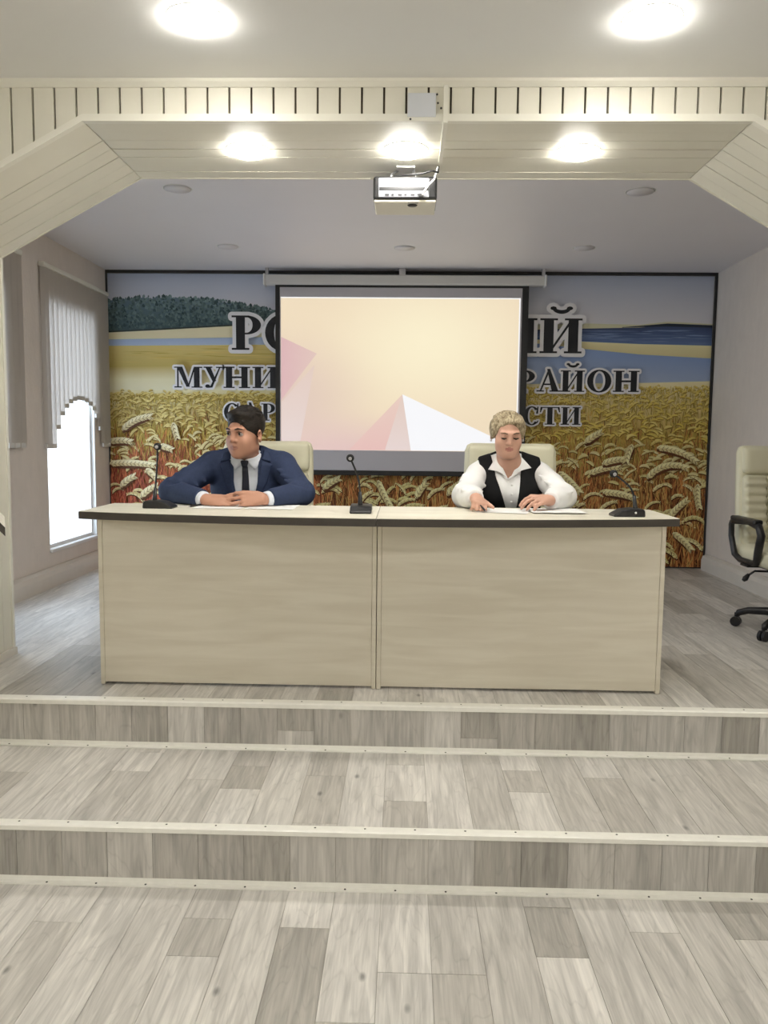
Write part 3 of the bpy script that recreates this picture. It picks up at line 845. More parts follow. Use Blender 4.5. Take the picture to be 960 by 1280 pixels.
GLYPH = {
 'Р': stem(0.16, 0.45, 0.14) + ring(0.50, 0.725, 0.47, 0.275, 0.20, 0.225, -90, 90, 16) + [rc(0.42, 0.95, 0.52, 1), rc(0.42, 0.45, 0.52, 0.50)],
 'О': ring(0.5, 0.5, 0.5, 0.515, 0.25, 0.455),
 'С': ring(0.53, 0.5, 0.53, 0.515, 0.26, 0.455, 42, 318) + [[(0.80, 0.62), (0.93, 0.62), (0.95, 1.0), (0.88, 1.0)], [(0.90, 0.24), (0.97, 0.24), (0.90, 0.10), (0.82, 0.10)]],
 'И': II, 'Й': II + BREVE,
 'Н': stem(0.10, 0.33) + stem(0.67, 0.90) + [rc(0.33, 0.46, 0.67, 0.545)],
 'М': [rc(0.10, 0, 0.155, 1), rc(0, 0, 0.26, SF), rc(0.0, 1 - SF, 0.24, 1), [(0.10, 1), (0.29, 1), (0.55, 0.04), (0.43, 0.04)], [(0.47, 0.04), (0.52, 0.04), (0.76, 1), (0.70, 1)],
       rc(0.70, 0, 0.90, 1), rc(0.61, 0, 1.0, SF), rc(0.70, 1 - SF, 1.0, 1)],
 'У': [[(0.08, 1), (0.36, 1), (0.66, 0.34), (0.50, 0.26)], rc(0, 1 - SF, 0.46, 1), rc(0.66, 1 - SF, 1.02, 1), [(0.84, 1), (0.91, 1), (0.46, 0.02), (0.34, 0.06)],
       [(0.20, 0.0), (0.46, 0.02), (0.40, 0.10), (0.20, 0.06)]] + ring(0.20, 0.085, 0.13, 0.085, 0, 0, 0, 360, 10),
 'А': [[(0.12, 0), (0.19, 0), (0.52, 0.90), (0.47, 1.0)], [(0.42, 1.03), (0.54, 1.03), (0.92, 0), (0.64, 0)], rc(0.25, 0.30, 0.72, 0.365), rc(0, 0, 0.31, SF), rc(0.54, 0, 1.02, SF)],
 'Т': [rc(0.37, 0, 0.63, 1), rc(0.26, 0, 0.74, SF), rc(0.03, 1 - SF, 0.97, 1), [(0.0, 0.70), (0.05, 0.70), (0.13, 0.96), (0.03, 1.0)], [(0.95, 0.70), (1.0, 0.70), (0.97, 1.0), (0.87, 0.96)]],
}
def hull(pts):
    pts = sorted(set((round(p[0], 6), round(p[1], 6)) for p in pts))
    def half(ps):
        h = []
        for p in ps:
            while len(h) > 1 and (h[-1][0] - h[-2][0]) * (p[1] - h[-2][1]) - (h[-1][1] - h[-2][1]) * (p[0] - h[-2][0]) <= 0: h.pop()
            h.append(p)
        return h
    a, b = half(pts), half(pts[::-1])
    return a[:-1] + b[:-1]
def flat_mesh(name, polys, y):
    v, f = [], []
    for k, p in enumerate(polys):
        n = len(v); v += [(q[0], y - k * 2e-6, q[1]) for q in p]; f.append(tuple(range(n, n + len(p))))
    me = bpy.data.meshes.new(name); me.from_pydata(v, [], f); return me
TEXT = [('Р', -1.43, 2.124, 0.253, 0.276), ('О', -1.151, 2.12, 0.29, 0.287), ('И', 0.77, 2.115, 0.292, 0.278), ('Й', 1.079, 2.116, 0.346, 0.277),
        ('М', -1.903, 1.814, 0.233, 0.17), ('У', -1.659, 1.813, 0.155, 0.172), ('Н', -1.498, 1.814, 0.224, 0.173), ('И', -1.258, 1.815, 0.219, 0.172),
        ('Р', 0.884, 1.805, 0.173, 0.172), ('А', 1.067, 1.807, 0.195, 0.178), ('Й', 1.258, 1.807, 0.198, 0.172), ('О', 1.475, 1.806, 0.195, 0.178), ('Н', 1.683, 1.81, 0.214, 0.17),
        ('С', -1.494, 1.545, 0.127, 0.144), ('А', -1.353, 1.549, 0.153, 0.145), ('Р', -1.187, 1.55, 0.119, 0.14),
        ('С', 0.969, 1.536, 0.125, 0.149), ('Т', 1.1, 1.54, 0.164, 0.143), ('И', 1.27, 1.54, 0.163, 0.144)]
for ch, x, z, w_, h_ in TEXT:
    polys = [[(x + p[0] * w_, z + p[1] * h_) for p in g] for g in GLYPH[ch]]
    d = 0.030 if h_ > 0.25 else (0.017 if h_ > 0.16 else 0.014)
    big = [hull([(p[0] + d * math.cos(a), p[1] + d * math.sin(a)) for p in g for a in [math.pi * k / 6 for k in range(12)]]) for g in polys]
    lt = link('letter', flat_mesh('letter', polys, PRINT_FRONT - 0.0030), M['letter'], mural)
    link('letter_outline', flat_mesh('letter_outline', big, PRINT_FRONT - 0.0012), M['halo'], lt, True)

# ------------------------------------------------------------------ projection screen
SY = 6.45
scr = empty('projection_screen', (-0.03, SY, 2.70), 'wide pull down projection screen with black borders hanging over the mural', 'screen')
box('case', (-1.135, SY - 0.03, 2.630), (1.100, SY + 0.06, 2.708), M['offwhite'], scr, 0.012, 2)
for x in (-1.14, 1.095): box('end_cap', (x - 0.006, SY - 0.036, 2.624), (x + 0.012, SY + 0.064, 2.714), M['white'], scr, 0.006)
fab = box('fabric', (-1.02, SY, 1.150), (0.925, SY + 0.002, 2.632), M['screenfab'], scr)
boxes('black_border', [((-1.052, SY - 0.001, 1.150), (-1.016, SY + 0.003, 2.632)), ((0.921, SY - 0.001, 1.150), (0.972, SY + 0.003, 2.632)), ((-1.016, SY - 0.001, 2.612), (0.921, SY + 0.003, 2.632))], M['black'], scr)
box('bottom_bar', (-1.060, SY - 0.012, 1.112), (0.980, SY + 0.014, 1.152), M['black'], scr, 0.006, 2)
for x in (-1.12, 1.085): box('hanger', (x - 0.012, SY + 0.0, 2.708), (x + 0.012, SY + 0.03, ZST), M['metal'], scr)
box('hanger', (-0.06, SY, 2.708), (-0.01, SY + 0.03, ZST), M['metal'], scr)
def proj_mat(name, kind):
    m = bpy.data.materials.new(name)
    N, L = nodes_of(m); b = N['Principled BSDF']
    b.inputs['Base Color'].default_value = (0.4, 0.4, 0.4, 1); b.inputs['Roughness'].default_value = 0.8
    tc = N.new('ShaderNodeTexCoord'); sp = N.new('ShaderNodeSeparateXYZ'); L.new(tc.outputs['Generated'], sp.inputs[0])
    def mixn(fac, a, c):
        x = N.new('ShaderNodeMix'); x.data_type = 'RGBA'; L.new(fac, x.inputs['Factor'])
        for s, q in (('A', a), ('B', c)):
            if isinstance(q, tuple): x.inputs[s].default_value = q
            else: L.new(q, x.inputs[s])
        return x.outputs['Result']
    def dist(px, pz, sx, sz, r):
        v = N.new('ShaderNodeVectorMath'); v.operation = 'SUBTRACT'; v.inputs[1].default_value = (px, 0, pz)
        cb = N.new('ShaderNodeCombineXYZ'); L.new(sp.outputs['X'], cb.inputs['X']); L.new(sp.outputs['Z'], cb.inputs['Z']); L.new(cb.outputs[0], v.inputs[0])
        q = N.new('ShaderNodeVectorMath'); q.operation = 'MULTIPLY'; q.inputs[1].default_value = (sx, 0, sz); L.new(v.outputs[0], q.inputs[0])
        l = N.new('ShaderNodeVectorMath'); l.operation = 'LENGTH'; L.new(q.outputs[0], l.inputs[0])
        mr = N.new('ShaderNodeMapRange'); mr.inputs['From Min'].default_value = 0; mr.inputs['From Max'].default_value = r
        mr.interpolation_type = 'SMOOTHSTEP'
        L.new(l.outputs['Value'], mr.inputs['Value']); return mr.outputs[0]
    if kind == 'base':
        c = mixn(dist(0.62, 0.70, 1.0, 0.9, 0.55), srgb(255, 243, 208), srgb(244, 224, 192))
        c = mixn(dist(0.0, 0.30, 1.25, 1.0, 0.62), srgb(226, 200, 186), c)
        c = mixn(dist(0.25, 0.0, 0.8, 1.6, 0.5), srgb(228, 196, 190), c)
    elif kind == 'rose':
        c = mixn(sp.outputs['X'], srgb(222, 180, 182), srgb(228, 198, 188))
    elif kind == 'blush':
        c = mixn(sp.outputs['Z'], srgb(232, 190, 184), srgb(236, 206, 192))
    elif kind == 'pale':
        c = mixn(sp.outputs['Z'], srgb(232, 214, 210), srgb(230, 205, 192))
    else:
        c = None
    if c is not None: L.new(c, b.inputs['Emission Color'])
    else: b.inputs['Emission Color'].default_value = srgb(252, 252, 255) if kind == 'white' else srgb(255, 255, 255)
    b.inputs['Emission Strength'].default_value = 0.68
    b.inputs['Base Color'].default_value = (0.12, 0.12, 0.12, 1)
    return m
pic = box('projected_picture', (-1.008, SY - 0.0015, 1.315), (0.908, SY - 0.0002, 2.535), proj_mat('projected_slide', 'base'), scr)
def shape(name, pts, kind, k):
    prism(name, pts, 'y', SY - 0.0017 - 0.0003 * k - 0.0002, SY - 0.0017 - 0.0003 * k, proj_mat('projected_' + kind, kind), pic)
shape('slide_triangle', [(-1.006, 1.716), (-0.717, 2.089), (-1.006, 2.220)], 'rose', 0)
shape('slide_triangle', [(-1.003, 1.33), (-0.86, 1.33), (-0.735, 2.0), (-1.003, 1.70)], 'pale', 1)
shape('slide_triangle', [(-0.45, 1.32), (0.05, 1.32), (-0.024, 1.77)], 'blush', 1)
shape('slide_triangle', [(-0.16, 1.32), (0.05, 1.32), (-0.024, 1.77)], 'pale', 2)
shape('slide_triangle', [(0.05, 1.318), (0.904, 1.318), (0.904, 1.345), (-0.024, 1.77)], 'white', 3)
boxes('slide_edge', [((-1.008, SY - 0.003, 2.527), (0.908, SY - 0.0017, 2.535)), ((0.898, SY - 0.003, 1.315), (0.908, SY - 0.0017, 2.527))], proj_mat('projected_edge', 'edge'), pic)

# ------------------------------------------------------------------ projector, junction box, cable duct
pj = empty('projector', (-0.012, 3.55, 2.44), 'silver and black projector hanging upside down under the cream soffit', 'projector')
px0, px1, py0, py1, pz0, pz1 = -0.147, 0.123, 3.45, 3.66, 2.425, 2.520
M['projgrey'] = mat('projector_silver', (0.33, 0.34, 0.38), 0.35, 0.2)
M['projcream'] = mat('projector_cream', (0.70, 0.66, 0.56), 0.45)
box('housing', (px0, py0 + 0.004, pz0), (px1, py1, pz1), M['black'], pj, 0.010, 2)
box('lid', (px0 + 0.004, py0 + 0.010, pz0 - 0.012), (px1 - 0.004, py1 - 0.008, pz0 + 0.001), M['projcream'], pj, 0.004)
box('rear_panel', (px0 + 0.022, py0 - 0.002, pz0 + 0.006), (px1 - 0.034, py0 + 0.006, pz1 - 0.010), M['projgrey'], pj, 0.003)
box('vent_slot', (px0 + 0.026, py0 - 0.004, pz0 + 0.034), (px1 - 0.036, py0 - 0.001, pz0 + 0.047), M['black'], pj)
for i in range(6): box('port', (px0 + 0.05 + i * 0.027, py0 - 0.004, pz0 + 0.012), (px0 + 0.05 + i * 0.027 + (0.012 if i % 2 else 0.018), py0 - 0.001, pz0 + 0.020), M['black'], pj)
lathe('foot', [(0.018, -0.016), (0.022, -0.012), (0.022, -0.0115)], M['black'], pj, 16, (0.02, py0 + 0.05, pz0 - 0.0))
box('label_plate', (0.0, py0 + 0.012, pz0 - 0.0128), (0.045, py0 + 0.02, pz0 - 0.0118), M['black'], pj)
box('mount_plate', (-0.05, 3.50, ZS - 0.008), (0.03, 3.60, ZS), M['white'], pj, 0.002)
for x in (-0.045, 0.02): tube('mount_arm', [(x, 3.55, ZS - 0.006), (x * 1.6, 3.53, ZS - 0.03), (x * 1.8, 3.52, pz1 - 0.004)], 0.006, M['metal'], pj)
tube('power_cable', [(0.128, 3.46, 2.560), (0.126, 3.44, 2.53), (0.10, 3.435, 2.535), (0.06, 3.44, 2.525), (0.02, 3.46, 2.528), (-0.06, 3.47, 2.524)], 0.004, M['black'], pj)
tube('signal_cable', [(0.124, 3.455, 2.555), (0.110, 3.435, 2.50), (0.085, 3.43, 2.475), (0.062, 3.438, 2.44), (0.055, 3.449, 2.438)], 0.004, M['white'], pj)
box('cable_plug', (0.046, 3.436, 2.429), (0.066, 3.452, 2.444), M['black'], pj, 0.002)

jb = empty('junction_box', (0.048, Y2 - 0.003, 2.583), 'flat pale grey cover plate on the bulkhead boards beside the cable duct', 'cover plate')
M['greyplate'] = mat('plate_blue_grey', (0.62, 0.64, 0.68), 0.5)
box('cover', (-0.005, Y2 - 0.016, 2.588), (0.098, Y2 - 0.0145, 2.672), M['greyplate'], jb, 0.0005)
box('back_box', (0.0, Y2 - 0.0145, 2.593), (0.093, Y2 - 0.002, 2.667), M['white'], jb)
for x, z in ((0.006, 2.580), (0.102, 2.672), (0.106, 2.642), (0.118, 2.624)):
    lathe('screw_hole', [(0.004, 0), (0.004, 0.0015), (0.002, 0.002)], M['screw'], jb, 8).location = (0, 0, 0)
    o = jb.children[-1]; o.matrix_parent_inverse = jb.matrix_world.inverted(); o.location = (x, Y2 - 0.0165 if z < 2.6 else Y2 - 0.002, z); o.rotation_euler = (math.pi / 2, 0, 0)
dk = empty('cable_duct', (0.135, Y2 - 0.01, ZC - 0.03), 'thin cream cable duct running down the bulkhead to the projector', 'cable duct')
box('upright_section', (0.126, Y2 - 0.026, ZS - 0.014), (0.142, Y2 - 0.0145, ZC - 0.027), M['creamtrim'], dk)
box('soffit_section', (0.126, Y2 - 0.014, ZS - 0.014), (0.142, 3.44, ZS - 0.002), M['creamtrim'], dk)

# ------------------------------------------------------------------ desks
TZ, TT, DY = 1.105, 0.032, 3.240
XJ = -0.108
def front_y(x): return 3.075 + 0.150 * ((x + 0.115) / 1.23) ** 2
def desk(label, x0, x1, px0, px1):
    t = empty('desk', ((px0 + px1) / 2, DY + 0.2, S2), label, 'desk', 'pair of desks on the stage')
    fr = [(x0 + (x1 - x0) * i / 24, front_y(x0 + (x1 - x0) * i / 24)) for i in range(25)]
    poly = fr + [(x1, 3.63), (x0, 3.63)]
    prism('tabletop', poly, 'z', TZ - TT, TZ, M['mapletop'], t)
    bm = bmesh.new()
    loop = poly
    cx, cy = (x0 + x1) / 2, 3.4
    d = 0.0012
    out = [(p[0] + (d if abs(p[0] - x1) < 1e-6 and x1 > 0 else (-d if abs(p[0] - x0) < 1e-6 and x0 < -1 else 0)), p[1] + (d if p[1] > 3.6 else -d)) for p in loop]
    n = len(out)
    lo = [bm.verts.new((p[0], p[1], TZ - TT - 0.0006)) for p in out]; hi = [bm.verts.new((p[0], p[1], TZ - 0.0022)) for p in out]
    li = [bm.verts.new((p[0], p[1], TZ - TT - 0.0006)) for p in loop]; hi2 = [bm.verts.new((p[0], p[1], TZ - 0.0022)) for p in loop]
    for i in range(n):
        j = (i + 1) % n
        bm.faces.new((lo[i], lo[j], hi[j], hi[i])); bm.faces.new((li[i], li[j], lo[j], lo[i])); bm.faces.new((hi[i], hi[j], hi2[j], hi2[i]))
    bmesh.ops.recalc_face_normals(bm, faces=bm.faces[:])
    link('edge_band', bm_mesh('edge_band', bm), M['edge'], t)
    box('front_panel', (px0 + 0.018, DY, S2 + 0.012), (px1 - 0.018, DY + 0.018, TZ - TT - 0.001), M['maple'], t, 0.001)
    for a in (px0, px1 - 0.0175):
        box('side_panel', (a, DY - 0.004, S2 + 0.002), (a + 0.0175, 3.60, TZ - TT - 0.001), M['maple'], t, 0.001)
    boxes('foot', [((a + 0.002, y, S2), (a + 0.015, y + 0.03, S2 + 0.003)) for a in (px0, px1 - 0.0175) for y in (DY + 0.01, 3.54)], M['black'], t)
    return t
desk('pale maple desk with a dark edged top, the man in the suit sits behind it', -1.345, XJ - 0.001, -1.2726, XJ - 0.002)
desk('pale maple desk with a dark edged top, the woman in the vest sits behind it', XJ + 0.001, 1.120, XJ + 0.001, 1.0732)

# ------------------------------------------------------------------ microphones
def microphone(x, y, rz, neck, label):
    """base long axis along local X, sloping nose towards -X"""
    t = empty('microphone', (x, y, TZ), label, 'microphone', 'gooseneck microphones on the desks', rz)
    bm = bmesh.new()
    b_prism(bm, [(-0.066, 0.0), (-0.066, 0.008), (-0.030, 0.028), (0.010, 0.034), (0.052, 0.034), (0.062, 0.026), (0.064, 0.0)], 'y', -0.045, 0.045)
    bmesh.ops.bevel(bm, geom=bm.edges[:], offset=0.005, segments=2, profile=0.5, affect='EDGES')
    link('base', bm_mesh('base', bm, False), M['black'], t, True)
    led = bmesh.new(); b_lathe(led, [(0.0045, 0), (0.0045, 0.002), (0.002, 0.003)], 10)
    lo = link('button', bm_mesh('button', led), M['white'], t, True); lo.location = (0.022, -0.0455, 0.018); lo.rotation_euler = (math.pi / 2, 0, 0)
    inv = t.matrix_world.inverted()
    pts = [inv @ Vector(p) for p in neck]
    k = pts[0] + (pts[1] - pts[0]).normalized() * 0.055
    tube('neck_socket', [pts[0] - Vector((0, 0, 0.012)), pts[0], k], [0.0115, 0.0105, 0.0070], M['black'], t, 12, True)
    # smooth gooseneck
    cur = []
    n = len(pts)
    for i in range(n - 1):
        p0, p1, p2, p3 = pts[max(i - 1, 0)], pts[i], pts[i + 1], pts[min(i + 2, n - 1)]
        for s in range(6):
            u = s / 6
            cur.append(0.5 * ((2 * p1) + (p2 - p0) * u + (2 * p0 - 5 * p1 + 4 * p2 - p3) * u * u + (-p0 + 3 * p1 - 3 * p2 + p3) * u ** 3))
    cur.append(pts[-1])
    tube('gooseneck', cur, 0.0040, M['black'], t, 10, True)
    d = (cur[-1] - cur[-3]).normalized()
    face = inv.to_3x3() @ Vector((0.05, -1, -0.1))
    e0 = cur[-1]
    bm = bmesh.new(); bmesh.ops.create_uvsphere(bm, u_segments=16, v_segments=10, radius=0.0165)
    for v in bm.verts: v.co = v.co + e0 + d * 0.010
    link('windscreen', bm_mesh('windscreen', bm, True), M['softblack'], t, True)
    bm = bmesh.new(); b_lathe(bm, [(0.002, 0.0), (0.0075, 0.0), (0.0075, 0.002), (0.002, 0.003)], 12)
    o = link('indicator', bm_mesh('indicator', bm), M['metal'], t, True)
    fd = face.normalized()
    o.location = e0 + d * 0.010 + fd * 0.0155
    o.rotation_euler = fd.to_track_quat('Z', 'Y').to_euler()
    return t
microphone(-1.065, 3.415, math.pi, [(-1.088, 3.415, 1.137), (-1.083, 3.415, 1.20), (-1.074, 3.412, 1.29), (-1.067, 3.40, 1.362)], 'black gooseneck microphone standing beside the elbow of the man in the suit')
microphone(-0.180, 3.315, math.pi / 2, [(-0.184, 3.325, 1.137), (-0.186, 3.32, 1.20), (-0.196, 3.31, 1.26), (-0.222, 3.295, 1.325)], 'black gooseneck microphone standing by the joint between the two desks')
microphone(0.930, 3.305, 0.0, [(0.962, 3.305, 1.137), (0.958, 3.305, 1.175), (0.940, 3.30, 1.22), (0.905, 3.295, 1.253), (0.872, 3.29, 1.276)], 'black gooseneck microphone bent towards the woman in the vest')

# ------------------------------------------------------------------ papers and pens
def sheet(x, y, rz, label, sx=0.105, sy=0.1485, dz=0.0):
    bm = bmesh.new()
    nx, ny = 8, 10
    g = [[bm.verts.new((-sx + 2 * sx * i / nx, -sy + 2 * sy * j / ny, 0.0008 + 0.0012 * (1 + math.sin(3 * i / nx + j * 0.5)) * 0.5)) for j in range(ny + 1)] for i in range(nx + 1)]
    for i in range(nx):
        for j in range(ny): bm.faces.new((g[i][j], g[i + 1][j], g[i + 1][j + 1], g[i][j + 1]))
    r = bmesh.ops.extrude_face_region(bm, geom=bm.faces[:])
    for v in [q for q in r['geom'] if isinstance(q, bmesh.types.BMVert)]: v.co.z += 0.0012
    bmesh.ops.recalc_face_normals(bm, faces=bm.faces[:])
    o = link('paper_sheet', bm_mesh('paper_sheet', bm), M['paper'])
    o.location = (x, y, TZ + dz); o.rotation_euler = (0, 0, rz)
    return tag(o, label, 'paper', 'papers on the desks')
sheet(-0.815, 3.50, 0.02, 'white paper sheet under the clasped hands, next to the black pen', 0.105, 0.110)
sheet(-0.585, 3.50, -0.02, 'white paper sheet under the suited forearm nearest the joint of the desks', 0.105, 0.110)
sheet(0.44, 3.46, -0.30, 'white paper sheet by the hand with the pen, before the woman', 0.110, 0.105)
sheet(0.66, 3.455, 0.03, 'white paper sheet under the flat hand of the woman', 0.115, 0.105, 0.0036)
def pen(a, b, label):
    t = empty('pen', a, label, 'pen')
    a, b = Vector(a), Vector(b); d = (b - a).normalized()
    tube('barrel', [a + d * 0.012, a + d * 0.02, b], [0.0035, 0.0042, 0.0042], M['black'], t, 8)
    tube('tip', [a, a + d * 0.013], [0.001, 0.0033], M['metal'], t, 8)
    return t
pen((-0.945, 3.43, TZ + 0.006), (-0.905, 3.55, TZ + 0.006), 'black pen lying beside the paper and the sleeve of the suit')
pen((0.352, 3.36, TZ + 0.004), (0.300, 3.455, TZ + 0.062), 'dark pen held in the hand of the woman')

# ------------------------------------------------------------------ lectern at the pier (only its corner shows)
lc = empty('lectern', (-1.335, 2.60, S1), 'pale lectern with a steep dark edged reading top beside the boarded pier', 'lectern', None, 0.477)
box('column', (-0.34, 0.08, 0.0), (-0.14, 0.30, 0.98), M['maple'], lc, 0.002, 1, True)
box('foot_plate', (-0.42, 0.02, 0.0), (-0.10, 0.36, 0.02), M['maple'], lc, 0.002, 1, True)
z0 = 0.893
prism('reading_top', [(0.0, z0), (0.0, z0 + 0.03), (-0.40, z0 + 0.50), (-0.42, z0 + 0.48)], 'y', 0.0015, 0.40, M['mapletop'], lc, 0, True)
prism('edge_band', [(0.0, z0), (0.0, z0 + 0.03), (-0.40, z0 + 0.50), (-0.42, z0 + 0.48)], 'y', 0.0, 0.0014, M['edge'], lc, 0, True)

# ------------------------------------------------------------------ office armchairs
def armchair(x, y, rz, label):
    t = empty('office_armchair', (x, y, S2), label, 'chair', 'cream leather office armchairs', rz)
    def put(name, me, loc, rx=0.0, m='leather', par=None):
        o = link(name, me, M[m], par or t, True); o.location = loc; o.rotation_euler = (rx, 0, 0); return o
    put('seat', rbox_mesh('seat', (0.255, 0.25, 0.055), 0.045, 12, lambda p: Vector((p.x, p.y, p.z + 0.012 * math.cos(p.x * 5.0) * math.cos(p.y * 5.0)))), (0, -0.01, 0.425))
    bk = put('backrest', rbox_mesh('backrest', (0.240, 0.040, 0.315), 0.038, 14,
             lambda p: Vector((p.x * (1.0 + 0.03 * math.sin((p.z + 0.3) * 5)), p.y + 0.9 * p.x * p.x * -0.35, p.z))), (0, 0.255, 0.715), -0.10)
    # headrest, ribbed bolsters and centre panel on the front of the backrest
    def rib(ax):
        return lambda p: Vector((p.x, p.y - 0.017 * abs(math.sin(math.pi * (p.z - 0.19) / 0.048)) if p.y < 0 else p.y, p.z))
    put('headrest', rbox_mesh('headrest', (0.228, 0.030, 0.078), 0.028, 10, lambda p: Vector((p.x, p.y - 0.32 * p.x * p.x, p.z))), (0, -0.040, 0.226), 0, 'leather', bk)
    for s in (-1, 1):
        put('bolster', rbox_mesh('bolster', (0.068, 0.030, 0.215), 0.026, 44, lambda p, s=s: rib(0)(Vector((p.x, p.y - 0.10 * (p.x * s), p.z)))), (s * 0.158, -0.048, -0.072), 0, 'leather', bk)
    put('centre_panel', rbox_mesh('centre_panel', (0.088, 0.028, 0.215), 0.024, 26, lambda p: Vector((p.x, p.y - 0.006 * abs(math.sin(math.pi * (p.z - 0.19) / 0.14)) if p.y < 0 else p.y, p.z))), (0, -0.038, -0.072), 0, 'leather', bk)
    for s in (-1, 1):
        X = s * 0.285
        loop = [(X, 0.175, 0.605), (X, -0.02, 0.622), (X, -0.135, 0.605), (X, -0.165, 0.56), (X - s * 0.005, -0.130, 0.47), (X - s * 0.02, -0.085, 0.405), (X - s * 0.025, -0.02, 0.395), (X - s * 0.02, 0.10, 0.395),
                (X - s * 0.01, 0.155, 0.420), (X, 0.185, 0.52), (X, 0.190, 0.585), (X, 0.175, 0.605)]
        bm = bmesh.new()
        b_tube(bm, loop, [0.017, 0.019, 0.02, 0.021, 0.021, 0.019, 0.017, 0.017, 0.017, 0.016, 0.016, 0.017], 10)
        link('armrest', bm_mesh('armrest', bm, True), M['black'], t, True)
        box('arm_pad', (X - 0.026, -0.13, 0.612), (X + 0.026, 0.16, 0.640), M['black'], t, 0.010, 2, True)
        box('arm_bracket', (min(X - s * 0.1, X), -0.03, 0.372), (max(X - s * 0.1, X), 0.06, 0.384), M['black'], t, 0.002, 1, True)
    box('seat_plate', (-0.14, -0.12, 0.345), (0.14, 0.14, 0.374), M['black'], t, 0.004, 1, True)
    tube('lever', [(-0.10, 0.0, 0.345), (-0.235, -0.01, 0.350), (-0.275, -0.015, 0.325)], [0.006, 0.006, 0.006], M['black'], t, 8, True)
    tube('lever_knob', [(-0.268, -0.014, 0.332), (-0.288, -0.018, 0.310), (-0.300, -0.02, 0.298)], [0.009, 0.016, 0.009], M['black'], t, 10, True)
    lathe('gas_lift', [(0.030, 0.09), (0.030, 0.22), (0.018, 0.225), (0.018, 0.345)], M['black'], t, 16, (0, 0, 0), True)
    lathe('base_hub', [(0.03, 0.06), (0.05, 0.065), (0.05, 0.12), (0.035, 0.135)], M['black'], t, 16, (0, 0, 0), True)
    for k in range(5):
        a = math.radians(142 + 72 * k)
        ca, sa = math.cos(a), math.sin(a)
        pts = [(0.035 * ca, 0.035 * sa, 0.105), (0.14 * ca, 0.14 * sa, 0.108), (0.235 * ca, 0.235 * sa, 0.098), (0.285 * ca, 0.285 * sa, 0.080), (0.293 * ca, 0.293 * sa, 0.062)]
        tube('base_leg', pts, [0.026, 0.023, 0.020, 0.019, 0.014], M['black'], t, 10, True)
        c = Vector((0.298 * ca, 0.298 * sa, 0.028))
        tang = Vector((-sa, ca, 0))
        bm = bmesh.new()
        for s in (-1, 1):
            p = c + tang * 0.012 * s
            b_tube(bm, [p + tang * 0.008 * s, p - tang * 0.008 * s], 0.028, 14)
        b_tube(bm, [c + Vector((0, 0, 0.012)), c + Vector((0, 0, 0.05))], 0.010, 8)
        link('castor', bm_mesh('castor', bm), M['black'], t, True)
    return t
armchair(-0.735, 4.00, 0.0, 'cream leather office armchair the man in the suit sits in')
armchair(0.565, 4.00, 0.0, 'cream leather office armchair the woman in the vest sits in')
armchair(2.150, 4.33, 0.03, 'empty cream leather office armchair with black arms by the stage side wall')

